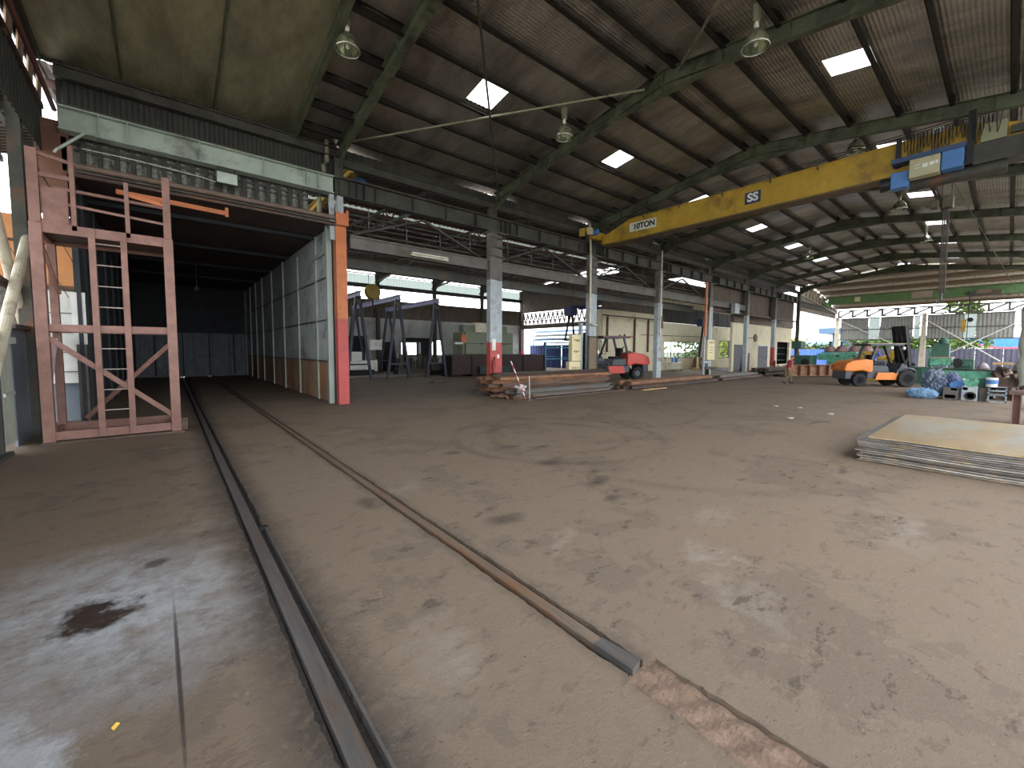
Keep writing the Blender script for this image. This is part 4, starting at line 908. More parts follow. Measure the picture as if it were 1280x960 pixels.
for i, (a, c, d, e) in enumerate(cw):
    w = bpy.data.objects.new('window_%d' % (i + 4), None); COL.objects.link(w); w['kind'] = 'structure'
    f = MB().box(a, 22.02, d, a + .08, 22.18, e).box(c - .08, 22.02, d, c, 22.18, e).box(a, 22.02, d, c, 22.18, d + .08).box(a, 22.02, e - .08, c, 22.18, e)
    f.build('frame', M_tie, w)
    n = (5, 2, 2)[i]
    for k in range(1, n): MB().box(a + (c - a) * k / n - .04, 22.08, d, a + (c - a) * k / n + .04, 22.14, e).build('mullion', M_tie, w)
    for k in (1, 2): MB().box(a, 22.08, d + (e - d) * k / 3 - .02, c, 22.14, d + (e - d) * k / 3 + .02).build('transom', M_tie, w)
    MB().box(a + .05, 22.1, d + .05, c - .05, 22.11, e - .05).build('pane', M_glass, w)
wn_ = bpy.data.objects.new('wall_near_cream', None); COL.objects.link(wn_); wn_['kind'] = 'structure'; wn_['label'] = 'cream office front with grey doors and a dark opening'
wall_with(MB(), 40.2, 56.5, 0, 4.7, doors + [(51.9, 55.8, .5, 3.0)], 16.5, 16.7).build('render', M_cream, wn_)
MB().box(40.3, 16.72, 0, 56.4, 20.5, .02).box(51.5, 18.5, 0, 56.4, 18.6, 4.7).box(51.8, 16.5, 4.72, 56.5, 18.6, 4.8).box(56.4, 16.7, 0, 56.5, 18.6, 4.7).build('lining', M_boothd, wn_)
MB().box(40.2, 16.4, 4.6, 56.5, 16.7, 5.6).build('fascia', M_cladb, wn_)
for k in range(3): MB().box(51.9, 16.9, .9 + .7 * k, 55.8, 17.4, .96 + .7 * k).build('shelf', M_dgreen, wn_)
for i, (a, c, d, e) in enumerate(doors):
    w = bpy.data.objects.new('door_%d' % (i + 1), None); COL.objects.link(w); w['kind'] = 'structure'
    MB().box(a + .1, 16.54, 0, c - .1, 16.62, e - .1).build('leaf', M_door, w)
    MB().box(a, 16.48, 0, a + .12, 16.7, e).box(c - .12, 16.48, 0, c, 16.7, e).box(a, 16.48, e - .12, c, 16.7, e).build('frame', M_white if i else M_tie, w)
    MB().box(c - .6, 16.5, 1.1, c - .45, 16.54, 1.25).build('handle', M_chrome, w)
    if i: MB().box(a + .1, 16.5, 1.35, c - .1, 16.54, 1.42).build('rail', M_tie, w)
single(MB().prism([(42.3, 0), (44.0, 0), (44.0, 1.75), (43.0, 1.8)], 16.35, 16.4, 'xz'), 'leaning_board', M_rust, 'rusty sheet leaning beside the left far grey door', 'board')
# dark ribbed siding between the far columns
ws = bpy.data.objects.new('wall_siding', None); COL.objects.link(ws); ws['kind'] = 'structure'
for k in range(9): MB().corr((32.4 + 2.25 * k, 15.3, 5.2), (2.25, 0, 0), (0, 0, 2.2), .24, .05).build('panel', M_cladb, ws)
MB().box(32.2, 15.0, 5.1, 52.6, 15.3, 5.25).build('rail', M_rustd, ws)

# ------------------------------------------------------------------ yellow overhead crane
cr = empty('overhead_crane', (18.2, 6.8, 7.5), 'yellow ten ton overhead travelling crane spanning the hall', 'crane')
CX0, CX1 = 18.0, 18.42
prof = [(14.2, 7.56), (14.2, 7.95), (12.6, 8.46), (1.0, 8.46), (-.6, 7.95), (-.6, 7.56), (1.0, 7.5), (12.4, 7.5)]
MB().prism(prof, CX0, CX1, 'yz').build('bridge_girder', M_yellow, cr)
MB().box(CX0 - .05, -.6, 7.44, CX1 + .08, 14.1, 7.5).build('bottom_flange', mat('dark_brown_flange', (.10, .07, .035), .6, 0, .25), cr)  # bottom flange darker and browner than the yellow girder
MB().box(CX0 - .04, 1.0, 8.46, CX1 + .04, 12.6, 8.5).build('top_flange', M_yellow, cr)
for y in (14.45, -.95):
    e = MB().box(16.6, y - .14, 7.82, 19.8, y + .14, 8.2).build('end_carriage', M_yellow, cr)
    w = MB()
    for x in (16.9, 19.5): w.lathe((x, y, 7.92), [(.17, -.16), (.17, .16)], 16, 'y')
    w.build('wheel', M_blackm, e)
mo = MB().lathe((17.25, 14.15, 8.05), [(.001, -.25), (.13, -.25), (.15, -.15), (.15, .2), (.001, .22)], 14, 'y').build('travel_motor', M_blue, cr)
MB().box(16.85, 14.1, 7.9, 17.1, 14.4, 8.25).build('gear_case', M_creamp, cr)
pl = MB().quad((CX0 - .012, 12.5, 7.85), (CX0 - .012, 11.02, 7.80), (CX0 - .012, 11.02, 8.23), (CX0 - .012, 12.5, 8.27)).build('capacity_plate', M_sign, cr, solid=.01)
text('10TON', .37, M_text, cr, (CX0 - .022, 11.68, 8.03), (0, -1, -.02), (0, 0, 1), bold=.016)
text("'", .3, M_red, cr, (CX0 - .022, 12.32, 8.06), (0, -1, -.02), (0, 0, 1))
pl = MB().box(CX0 - .015, 6.53, 7.77, CX0 - .002, 7.10, 8.22).build('maker_plate', M_navy, cr, label='navy plate with white double S')
text('SS', .44, M_textw, cr, (CX0 - .022, 6.81, 7.99), (0, -1, 0), (0, 0, 1), bold=.016)
b = MB()
for y in (11.7, 9.9, 8.0, 6.2, 4.7): b.box(CX0 - .06, y - .02, 8.36, CX0, y + .02, 8.62)
b.build('cable_bracket', M_dark, cr)
for dz in (.16, .24): MB().tube([(CX0 - .04, 12.6, 8.4 + dz), (CX0 - .04, 8, 8.46 + dz), (CX0 - .04, .6, 8.46 + dz)], .014, 5).build('cable_track', M_blackm, cr)
# hoist trolley
ht = empty('hoist_trolley', (18.1, 1.6, 7.4), 'blue and cream hoist trolley hung with looped cables on the yellow crane', 'hoist')
MB().box(17.55, 2.25, 6.98, 17.95, 2.66, 7.46).build('gear_case', M_blue, ht, bevel=.02)
MB().lathe((17.75, 2.78, 7.2), [(.001, -.1), (.17, -.1), (.2, .0), (.2, .14), (.001, .14)], 16, 'y').build('brake_drum', M_blackm, ht)
cb = MB().box(17.45, 1.58, 7.16, 17.8, 2.24, 7.70).build('control_box', mat('faded_cream_panel', (.36, .35, .22), .5, 0, .1), ht, bevel=.02)
b = MB()
for k, (y0, y1, z0, z1) in enumerate(((2.12, 1.98, 7.40, 7.42), (2.12, 1.98, 7.48, 7.50), (1.95, 1.83, 7.39, 7.50), (1.80, 1.70, 7.41, 7.51), (1.68, 1.62, 7.42, 7.52))):
    b.box(17.438, y0, z0, 17.452, y1, z1)
b.build('embossing', M_textw, cb, label='blurred raised maker mark')
b = MB().box(17.44, 2.1, 7.61, 17.45, 2.02, 7.63).box(17.44, 1.8, 7.63, 17.45, 1.7, 7.65); b.build('latch', M_wood, cb)
MB().box(17.5, 1.12, 7.2, 17.9, 1.56, 7.72).build('motor_box', M_blue, ht, bevel=.02)
MB().box(17.5, 1.1, 7.72, 17.95, 2.66, 7.86).build('top_beam', mat('dark_blue_steel', (.03, .06, .13), .5), ht)
MB().lathe((18.15, 1.4, 7.15), [(.001, -1.1), (.2, -1.1), (.2, .9), (.001, .9)], 18, 'y').build('rope_drum', M_dark, ht)
MB().box(17.85, -1.0, 7.25, 18.6, .95, 7.42).box(17.86, -1.0, 7.42, 17.98, .95, 7.8).box(17.9, -.9, 7.9, 17.98, .3, 8.1).build('trolley_frame', M_dark, ht)
MB().box(17.85, .36, 7.82, 17.95, .84, 8.3).build('panel_box', mat('olive_cream_panel', (.22, .22, .13), .5, 0, .1), ht, bevel=.01)
MB().box(17.9, 1.6, 8.45, 17.96, 1.82, 8.6).build('tag_plate', mat('pale_mint_plate', (.45, .55, .45), .5), ht)
for j in range(26):
    y = 2.45 - j * .075 + random.uniform(-.02, .02); d = random.uniform(.35, .75); x = 17.9 - random.uniform(0, .12)
    MB().tube([(x, y, 8.55), (x - .03, y - .02, 8.5 - d * .6), (x, y - .04, 8.5 - d), (x + .02, y - .08, 8.5 - d * .6), (x, y - .1, 8.55)], .012, 5).build('cable_loop', M_blackm, ht)
MB().box(17.85, 2.5, 7.7, 17.95, 2.62, 8.6).build('hanger', M_blackm, ht)
MB().box(17.85, .95, 7.3, 18.0, 1.1, 8.8).build('hanger', M_blackm, ht)
hk = empty('hook_block', (18.25, 1.45, 6.2), 'yellow hook block and long cable strip hanging under the hoist', 'hook')
MB().box(18.1, 1.3, 6.25, 18.4, 1.55, 6.6).box(18.1, 1.62, 6.3, 18.4, 1.8, 6.55).build('sheave_case', mat('dirty_yellow', (.045, .04, .02), .6), hk, bevel=.03)
b = MB()
for dy in (-.06, -.02, .02, .06): b.tube([(18.25, 1.45 + dy, 6.25), (18.25, 1.43 + dy, 3.7)], .018, 5)
b.tube([(18.2, 1.35, 6.6), (18.15, 1.35, 7.1)], .012, 5).tube([(18.2, 1.55, 6.6), (18.15, 1.55, 7.1)], .012, 5)
b.build('rope', mat('brown_rope', (.05, .04, .033), .8), hk)
MB().tube([(18.25, 1.43, 3.72), (18.25, 1.43, 3.5), (18.25, 1.5, 3.4), (18.25, 1.56, 3.5)], .03, 8).build('hook', M_dark, hk)
single(MB().tube([(18.25, 1.3, 6.9), (18.3, .6, 5.2), (18.3, -.14, 3.37)], .008, 5), 'pendant_cable', M_dark, 'thin slanting pendant cable beside the hook', 'cable')

# green crane at the far end
gc = empty('overhead_crane', (62, 6.8, 7.6), 'green overhead crane beam across the far annex', 'crane')
MB().ibeam((62, 14.4, 8.05), (62, -1.2, 8.05), .4, .86, .05).build('bridge_girder', M_cgreen, gc)
MB().box(61.9, 5.5, 7.75, 61.98, 7.1, 8.4).build('capacity_plate', mat('faded_plate', (.33, .25, .19), .6), gc)
MB().box(61.9, 11.4, 7.8, 61.98, 11.9, 8.3).build('number_plate', M_creamp, gc)
for y in (14.5, -1.2): MB().box(60.8, y - .15, 7.4, 63.2, y + .15, 7.8).build('end_carriage', M_cgreen, gc)
MB().box(61.6, .8, 7.5, 62.2, 2.9, 8.0).build('hoist', M_dark, gc)
MB().box(61.55, 1.4, 7.75, 61.6, 2.4, 8.1).build('hoist_cover', M_brown, gc)
single(MB().ibeam((53, 14.85, 7.1), (68, 14.85, 7.1), .3, .5).box(53, 14.8, 7.35, 68, 14.9, 7.42), 'annex_runway_girder', M_dark, 'dark runway girder carrying the far green crane', 'girder')
# blue hoist seen through the column line
bh = empty('blue_hoist', (5.6, 16.6, 8), 'blue hoist with yellow parts parked above the orange column', 'hoist')
MB().lathe((5.75, 16.4, 8.05), [(.001, -.5), (.3, -.5), (.3, .45), (.22, .55), (.001, .55)], 18, 'y').build('rope_drum', M_blue, bh)
MB().box(6.5, 16.2, 7.75, 7.4, 16.8, 8.15).build('end_carriage', M_yellow, bh)
MB().box(5.0, 16.2, 7.8, 5.2, 16.8, 8.4).build('end_plate', M_orange, bh)
MB().ibeam((5.4, 15.6, 8.45), (5.4, 30, 8.45), .25, .35).build('bridge_girder', M_yellow, bh)
hb = empty('hook_block', (8.5, 22, 4.5), 'round yellow hook block hanging in the second bay', 'hook')
MB().lathe((8.5, 22, 5.0), [(.001, -.14), (.36, -.14), (.42, -.08), (.42, .08), (.36, .14), (.001, .14)], 20, 'y').build('sheave', mat('worn_yellow', (.33, .24, .05), .55, 0, .25), hb)
MB().tube([(8.3, 22, 5.2), (8.3, 22, 8.6)], .015, 5).tube([(8.7, 22, 5.2), (8.7, 22, 8.6)], .015, 5).build('rope', M_black, hb)
MB().tube([(8.5, 22, 4.6), (8.5, 22, 4.3), (8.6, 22, 4.15), (8.72, 22, 4.25)], .05, 8).build('hook', M_dark, hb)

# ------------------------------------------------------------------ lamps
M_reflect = mat('lamp_reflector', (.42, .47, .36), .2, .85, .15, 6)
def highbay(x, y, ztop, z, label, s=1.0):
    t = empty('high_bay_lamp', (x, y, z), label, 'lamp', 'high bay lamps')
    MB().lathe((x, y, z), [(.27 * s, 0), (.275 * s, .02), (.25 * s, .12 * s), (.19 * s, .26 * s), (.10 * s, .36 * s), (.06 * s, .40 * s)], 24, 'z', False).build('reflector', M_reflect, t, True, solid=.006)
    MB().lathe((x, y, z), [(.272 * s, -.012), (.282 * s, 0), (.272 * s, .012)], 24, 'z', False).build('rim', M_chrome, t)
    MB().lathe((x, y, z + .06), [(.001, -.05), (.05, 0), (.05, .12), (.03, .26)], 10).build('bulb', M_sign, t, True)
    g = z + .40 * s
    MB().lathe((x, y, g), [(.05, 0), (.05, .12), (.03, .16), (.001, .16)], 10).build('socket', M_sign, t)
    MB().box(x - .07, y - .05, g + .16, x + .07, y + .05, g + .52).build('ballast_box', M_rodg, t)
    MB().box(x - .02, y - .07, g + .5, x + .02, y - .05, ztop).box(x - .02, y + .05, g + .5, x + .02, y + .07, ztop).build('bracket', M_rodg, t)
highbay(10.25, 3.95, zr(3.95) - .05, 8.62, 'high bay lamp nearest the camera on the right slope, with a long bracket')
highbay(9.75, 9.25, zr(9.25) - .05, 8.55, 'small-looking high bay lamp in front of the second rafter')
highbay(3.45, 10.2, zr(10.2) - .05, 8.85, 'lamp whose bright round reflector is seen from below beside the light green joist')
highbay(18.7, 3.8, zr(3.8) - .05, 8.9, 'lamp above the yellow crane girder')
highbay(26.6, 3.65, zr(3.65) - .05, 8.6, 'lamp hanging below the far right roof past the hoist')
highbay(35.2, 3.55, zr(3.55) - .05, 8.55, 'lamp hanging far off under the right roof slope')
highbay(36.2, 9.7, zr(9.7) - .05, 8.7, 'lamp hanging far off under the left roof slope')
fx = empty('fluorescent_lamp', (7.9, 14.6, 5.55), 'cream fluorescent batten on the grey tie beam', 'lamp')
MB().box(7.15, 14.58, 5.46, 8.75, 14.76, 5.52).bar((7.15, 14.6, 5.55), (8.75, 14.6, 5.55), .12, .03).build('tray', M_tube, fx)
for dz in (-.0, .08): MB().tube([(7.2, 14.56, 5.50 + dz), (8.7, 14.56, 5.50 + dz)], .018, 8).build('tube', M_sign, fx)

# ------------------------------------------------------------------ far annex: roof, end wall
ar = bpy.data.objects.new('ceiling_annex', None); COL.objects.link(ar); ar['kind'] = 'structure'
def za(x): return 10.1 - (x - 52.9) * 0.155
M_annex = mat('annex_sheet', (.22, .19, .155), .65, .1, .2, 1)
for k in range(6):
    y0 = -1.8 + 2.78 * k
    MB().corr((52.9, y0, za(52.9)), (0, 2.78, 0), (15.8, 0, za(68.7) - za(52.9)), .3, .03).build('roof_sheet', M_annex, ar)
for k in range(12):
    x = 53.4 + 1.32 * k
    MB().box(x - .05, -1.6, za(x) - .3, x + .05, 14.9, za(x) - .04).build('purlin', M_brown if k % 2 else M_tube, ar)
st = MB().bar((52.8, 14.8, 8.1), (68, 14.8, 6.9), .1, .1).bar((52.8, 14.8, 9.6), (68, 14.8, 7.6), .1, .1)
for k in range(12):
    xa = 52.8 + 1.267 * k; xb = xa + .633; xc = xa + 1.267
    def lo_(x): return 8.1 - (x - 52.8) * .079
    def hi_(x): return 9.6 - (x - 52.8) * .1316
    st.bar((xa, 14.8, lo_(xa)), (xb, 14.8, hi_(xb)), .06, .06); st.bar((xb, 14.8, hi_(xb)), (xc, 14.8, lo_(xc)), .06, .06)
st.build('side_truss', M_tube, ar)
for k in range(6): MB().corr((53 + 2.5 * k, 14.95, 6.35 - 0.02 * k), (2.5, 0, 0), (0, 0, za(55.5 + 2.5 * k) - 6.3), .3, .03).build('side_panel', M_annex, ar)
we = bpy.data.objects.new('wall_end', None); COL.objects.link(we); we['kind'] = 'structure'
for a, b2 in ((14.35, 11.56), (10.42, 7.48), (6.3, 3.45), (2.45, -.2)):
    MB().corr((68.1, a, 3.4), (0, b2 - a, 0), (0, 0, 2.85), .3, .05).build('panel', M_cladg, we)
for a, b2 in ((11.5, 10.5), (7.4, 6.9), (3.4, 2.5)):
    MB().corr((68.12, a, 3.5), (0, b2 - a, 0), (0, 0, 2.7), .3, .04).build('panel', M_trans, we, label='translucent sheet between the grey panels')
for z in (3.42, 4.7, 6.15): MB().box(67.96, -1.2, z, 68.06, 14.6, z + .11).build('rail', M_tie, we)
tr = MB().box(67.9, -1.2, 6.33, 68.0, 14.6, 6.45).box(67.9, -1.2, 7.13, 68.0, 14.6, 7.28)
for k in range(11):
    ya = 14.6 - 1.436 * k
    tr.bar((67.95, ya, 6.4), (67.95, ya - 1.436, 7.2), .2, .16); tr.bar((67.95, ya, 6.4), (67.95, ya, 7.2), .18, .16)
tr.build('lattice_girder', M_tie, we)
for (y, lab) in ((14.7, 'white corner column of the far end wall'), (6.55, 'pale tapering column in the middle of the far end wall'), (-1.1, 'pale column at the right of the far end wall')):
    b = MB().add([(67.6, y - .28, 0), (68.1, y - .28, 0), (68.1, y + .28, 0), (67.6, y + .28, 0), (67.75, y - .16, 6.4), (68.1, y - .16, 6.4), (68.1, y + .16, 6.4), (67.75, y + .16, 6.4)],
                 [(0, 3, 2, 1), (4, 5, 6, 7), (0, 1, 5, 4), (1, 2, 6, 5), (2, 3, 7, 6), (3, 0, 4, 7)])
    single(b, 'end_column', M_tube, lab, 'column')
for p, q, lab in (((67.85, 14.6, 6.1), (67.7, 8.2, 2.4), 'white diagonal brace falling right from the corner of the far end wall'), ((67.7, 8.6, 3.2), (67.7, 6.6, 5.6), 'thin brace rising to the middle column of the far end wall'),
                  ((67.7, 6.4, 5.7), (67.7, .6, 1.0), 'white diagonal brace falling right from the middle end column'), ((67.7, -.9, 5.4), (67.7, 4.6, 1.7), 'diagonal brace crossing the yellow hanging hoist')):
    single(MB().tube([p, q], .06, 6), 'brace_rod', M_white, lab, 'rod')
yh = empty('chain_hoist', (62, 2.9, 5), 'yellow and black chain hoist hanging before the far end wall', 'hoist')
MB().box(61.9, 2.95, 4.0, 62.1, 3.3, 5.25).build('body', M_yellow, yh, bevel=.04)
MB().lathe((62, 2.7, 5.2), [(.001, -.2), (.22, -.2), (.22, .2), (.001, .2)], 12, 'x').build('wheel', M_black, yh)
MB().tube([(62, 2.85, 7.64), (62, 2.85, 3.4)], .03, 5).build('chain', M_black, yh)

# ------------------------------------------------------------------ steel bars along the columns
def bars(x0, x1, ylist, z0, h, w, m, label, group, jit=.25, kind='bar'):
    for q_, y in enumerate(ylist):
        a = x0 + random.uniform(-jit, jit); b2 = x1 + random.uniform(-jit, jit); dy = random.uniform(-.03, .03)
        b = MB()
        if kind == 'channel': b.channel((a, y, z0 + h / 2), (b2, y + dy, z0 + h / 2), w, h, .02)
        elif kind == 'angle': b.angle((a, y, z0 + h / 2), (b2, y + dy, z0 + h / 2), min(w, h), .02)
        else: b.bar((a, y, z0 + h / 2), (b2, y + dy, z0 + h / 2), w, h)
        single(b, 'steel_bar', m, (ORD[q_] + ' from front, ' + label) if len(ylist) > 1 else label, 'steel bar', group, bevel=0 if kind != 'bar' else .01)
def spacers(xs, y0, y1, z0, h, label):
    for q_, x in enumerate(xs): single(MB().box(x - .05, y0, z0, x + .05, y1, z0 + h), 'timber_spacer', M_wood, ORD[q_] + ' ' + label, 'timber', 'spacers under the steel bars')
spacers((10.6, 13.4, 16.4), 12.9, 14.45, 0, .1, 'timber spacer under the tall rusty stack of bars')
bars(10.0, 17.2, [13.05, 13.27, 13.49, 13.71, 13.93, 14.15], .1, .15, .19, M_steelg, 'dark bar, bottom layer of the tall stack by the red column', 'bottom bars of the tall stack', .3, 'channel')
bars(9.95, 17.2, [13.05, 13.3, 13.55, 13.8, 14.05], .26, .14, .22, M_rust, 'rusty bar, second layer up of the tall stack by the red column', 'second layer of the tall stack', .3, 'channel')
bars(10.0, 17.25, [13.08, 13.32, 13.56, 13.8, 14.04], .41, .14, .21, M_rustd, 'dark rusty bar, middle layer of the tall stack by the red column', 'middle bars of the tall stack', .3, 'bar')
bars(9.9, 17.1, [13.1, 13.35, 13.6, 13.85], .56, .13, .22, M_rust, 'rusty bar, fourth layer up of the tall stack by the red column', 'fourth layer of the tall stack', .3, 'channel')
bars(10.0, 17.2, [13.1, 13.38, 13.66, 13.94], .70, .12, .24, M_rust, 'rusty bar, fifth layer up of the tall stack by the red column', 'fifth layer of the tall stack', .25, 'bar')
bars(10.1, 17.2, [13.15, 13.45, 13.75], .83, .13, .27, M_rustd, 'dark section on top of the tall stack by the red column', 'topmost bars of the tall stack', .2, 'channel')
bars(10.35, 16.3, [12.05, 12.27, 12.49, 12.71], 0.02, .17, .18, M_steelg, 'grey channel lying on the floor before the tall rusty stack', 'grey channels on the floor', .3, 'channel')
bars(10.3, 16.2, [12.25, 12.5, 12.74], .2, .16, .19, M_steelg, 'grey channel, second layer before the tall rusty stack', 'grey channels of the second layer', .3, 'channel')
bars(10.8, 16.4, [11.62, 11.76, 11.90], .01, .06, .12, M_rustd, 'thin flat bar at the front edge of the bar pile', 'thin front flat bars', .3)
bars(17.1, 26.2, [11.6, 11.85, 12.1, 12.35, 12.6], .03, .19, .2, M_rustd, 'dark bar of the long low pile before the red forklift', 'bars of the long low pile', .35, 'channel')
bars(17.6, 26.2, [11.9, 12.2, 12.5], .23, .17, .22, M_rust, 'rusty bar topping the long low pile before the red forklift', 'top bars of the long low pile', .35, 'bar')
bars(27.2, 33.9, [11.7, 11.95, 12.25, 12.55, 12.9], .03, .17, .18, M_rustd, 'dark bar of the far low pile near the walking man', 'bars of the far low pile', .5, 'bar')
bars(27.2, 33.7, [12.0, 12.35, 12.7], .21, .15, .2, M_steelg, 'greyish bar on top of the far low pile', 'top bars of the far low pile', .5, 'bar')
bars(34.9, 42.0, [11.6, 12.0, 12.4, 12.8], .12, .26, .3, M_steelg, 'long grey section stacked behind the walking man', 'sections behind the walking man', .4, 'channel')
bars(34.9, 41.9, [11.75, 12.15, 12.6], .40, .24, .28, M_rustd, 'dark section topping the stack behind the walking man', 'top sections behind the walking man', .4, 'bar')
spacers((35.5, 38.5, 41.3), 11.5, 12.95, 0, .12, 'timber spacer under the stack behind the walking man')
bars(36.5, 38.0, [11.3], 0.0, .1, .25, M_wood, 'short pale plank beside the low bars', 'short planks')
single(MB().box(17.5, 11.15, 0, 19.6, 11.3, .05), 'plank', M_wood, 'pale timber offcut on the floor before the low pile of bars', 'plank')
rz = empty('rusty_beam', (38, 9.3, 0), 'long rust-brown box girder lying behind the orange forklift', 'girder')
MB().ibeam((35.2, 10.6, .5), (43.0, 7.2, .5), .5, .85, .04).build('beam', M_rust, rz)
for k in range(9):
    p = Vector((35.2, 10.6, .5)).lerp(Vector((43, 7.2, .5)), (k + .3) / 9); MB().bar(p + Vector((0, 0, -.4)), p + Vector((0, 0, .4)), .46, .02, (1, -.4, 0)).build('stiffener', M_rust, rz)
# jumble of offcuts and rags at the near ends of the bars
sc = MB()
for k in range(46):
    x = random.uniform(9.7, 11.1); y = random.uniform(11.7, 13.2); L = random.uniform(.08, .3); a = random.uniform(0, pi)
    z = .03 + random.random() * .1
    sc.bar((x, y, z), (x + L * cos(a), y + L * sin(a), z + random.uniform(0, .08)), random.uniform(.03, .09), random.uniform(.015, .05))
o = single(sc, 'scrap_offcuts', M_rust, 'scatter of small rusty offcuts at the near ends of the bars', 'scrap'); o['kind'] = 'stuff'
rag_ = MB()
for k in range(9):
    x = 10.45 + random.uniform(-.12, .12); y = 12.0 + random.uniform(-.2, .3); z = .42 + random.uniform(-.08, .12)
    rag_.lathe((x, y, z), [(.001, -.06), (.06, -.03), (.08, .0), (.05, .05), (.001, .07)], 7)
single(rag_, 'rag_bundle', mat('pale_rag', (.5, .42, .4), .8, 0, .3, 9), 'crumpled pale pink and white rags lying on the bar ends', 'rag', smooth=True)
pole = empty('striped_pole', (10.4, 11.75, 0), 'red and white striped pole leaning on the pile of bars', 'pole')
p0, p1 = Vector((10.45, 11.75, .02)), Vector((9.9, 12.0, 1.5))
for k in range(10):
    MB().tube([p0.lerp(p1, k / 10), p0.lerp(p1, (k + 1) / 10)], .02, 7).build('stripe', M_white if k % 2 else M_red, pole)
ps = empty('short_post', (10.6, 11.7, 0), 'thin grey upright stick on a small foot before the bars', 'post')
MB().tube([(10.6, 11.7, .02), (10.58, 11.72, .92)], .017, 7).build('stick', M_tube, ps)
MB().lathe((10.6, 11.7, 0), [(.16, 0), (.15, .03), (.03, .05)], 14).build('foot', M_tie, ps)

# fire extinguishers
def extinguisher(x, y, z, label):
    t = empty('fire_extinguisher', (x, y, z), label, 'extinguisher')
    MB().lathe((x, y, z), [(.001, 0), (.085, 0), (.09, .03), (.09, .46), (.06, .54), (.03, .56)], 16).build('cylinder', M_red, t, True)
    MB().tube([(x, y, z + .55), (x, y, z + .63)], .028, 10).build('valve', M_black, t)
    MB().bar((x - .02, y - .06, z + .65), (x - .02, y + .05, z + .63), .03, .02).build('handle', M_black, t)
    MB().tube([(x, y - .03, z + .6), (x - .05, y - .1, z + .5), (x - .04, y - .1, z + .2)], .012, 6).build('hose', M_black, t)
extinguisher(11.05, 14.54, .95, 'red fire extinguisher hung on the red column base by the bar stack')
extinguisher(45.3, 14.56, .45, 'red fire extinguisher at the far red-based column')
extinguisher(45.9, 14.45, .0, 'second red fire extinguisher standing by the far red-based column')

# control boxes
t = empty('control_panel', (16.9, 14.9, .6), 'tall cream switch panel with a smaller box below it, before the blue frame', 'control panel')
MB().box(16.35, 14.75, 1.35, 17.05, 15.0, 2.75).build('cabinet', M_creamp, t, bevel=.01)
MB().box(16.1, 14.72, .68, 17.0, 14.95, 1.33).build('lower_box', M_creamp, t, bevel=.01)
b = MB()
for z in (2.42, 1.82):
    for k in range(5): b.box(16.48 + .1 * k, 14.74, z + random.uniform(-.05, .05), 16.53 + .1 * k, 14.755, z + .08)
for k in range(3): b.box(16.38 + .17 * k, 14.71, .95, 16.44 + .17 * k, 14.73, 1.03)
b.build('switch', M_text, t)
MB().box(17.05, 14.75, 0, 17.2, 14.95, 3.4).box(17.05, 14.7, 0, 17.3, 15.1, .05).build('stand', M_grey, t)
t = empty('control_panel', (31.3, 14.5, 1.2), 'cream control box with black buttons on the orange-piped column', 'control panel')
MB().box(30.6, 14.25, 1.25, 31.75, 14.6, 2.75).build('cabinet', M_creamp, t, bevel=.02)
b = MB()
for k in range(3): b.box(30.85 + .28 * k, 14.235, 2.5, 30.97 + .28 * k, 14.25, 2.62)
for k, z in enumerate((2.2, 2.0, 1.8)): b.box(30.9, 14.24, z, 31.4, 14.25, z + .03)
b.build('button', M_text, t)
MB().bar((30.3, 14.4, 0), (30.3, 14.4, 2.9), .16, .12, (0, 1, 0)).box(30.3, 14.5, 1.0, 31.7, 14.6, 1.2).build('stand', M_grey, t)
MB().box(30.7, 14.4, .55, 31.6, 14.8, .75).box(30.75, 14.5, 0, 30.85, 14.7, .55).box(31.4, 14.5, 0, 31.5, 14.7, .55).build('bench', M_dark, t)
MB().tube([(31.1, 14.4, 2.75), (31.1, 14.4, 5.2)], .06, 8).build('conduit', M_white, t)
MB().tube([(31.4, 14.4, 2.75), (31.4, 14.4, 5.2)], .06, 8).build('conduit', M_white, t)
single(MB().box(30.55, 14.45, 3.0, 30.75, 14.55, 7.0), 'conduit_duct', M_orange, 'orange duct up the column above the cream control box', 'duct')
single(MB().box(35.4, 14.4, 5.0, 36.3, 14.7, 5.8), 'junction_box', M_grey, 'grey box hung on the beam left of the far grey column', 'box')
t = empty('wall_fan', (39.9, 14.6, 3.1), 'round wall fan beside the far grey column', 'fan')
MB().lathe((40.0, 14.45, 3.1), [(.3, -.06), (.34, -.03), (.34, .03), (.3, .06)], 16, 'y').build('guard', M_dark, t)
MB().bar((40.0, 14.5, 3.1), (39.4, 14.8, 3.1), .05, .05).build('arm', M_dark, t)
for k in range(3):
    a = 2 * pi * k / 3; MB().bar((40, 14.45, 3.1), (40 + .27 * cos(a), 14.45, 3.1 + .27 * sin(a)), .1, .02, (0, 1, .3)).build('blade', M_tie, t)
# brown board behind column three
t = empty('brown_board', (17.5, 14.45, 0), 'big brown framed board standing between the control panel and the pale column', 'board')
MB().box(17.36, 14.44, .55, 18.0, 14.48, 2.6).build('board', M_brown, t)
MB().box(17.3, 14.42, 0, 17.37, 14.52, 2.7).box(17.98, 14.42, 0, 18.05, 14.52, 2.7).box(17.3, 14.42, 2.6, 18.05, 14.52, 2.7).box(17.3, 14.42, .4, 18.05, 14.52, .55).build('frame', M_dark, t)

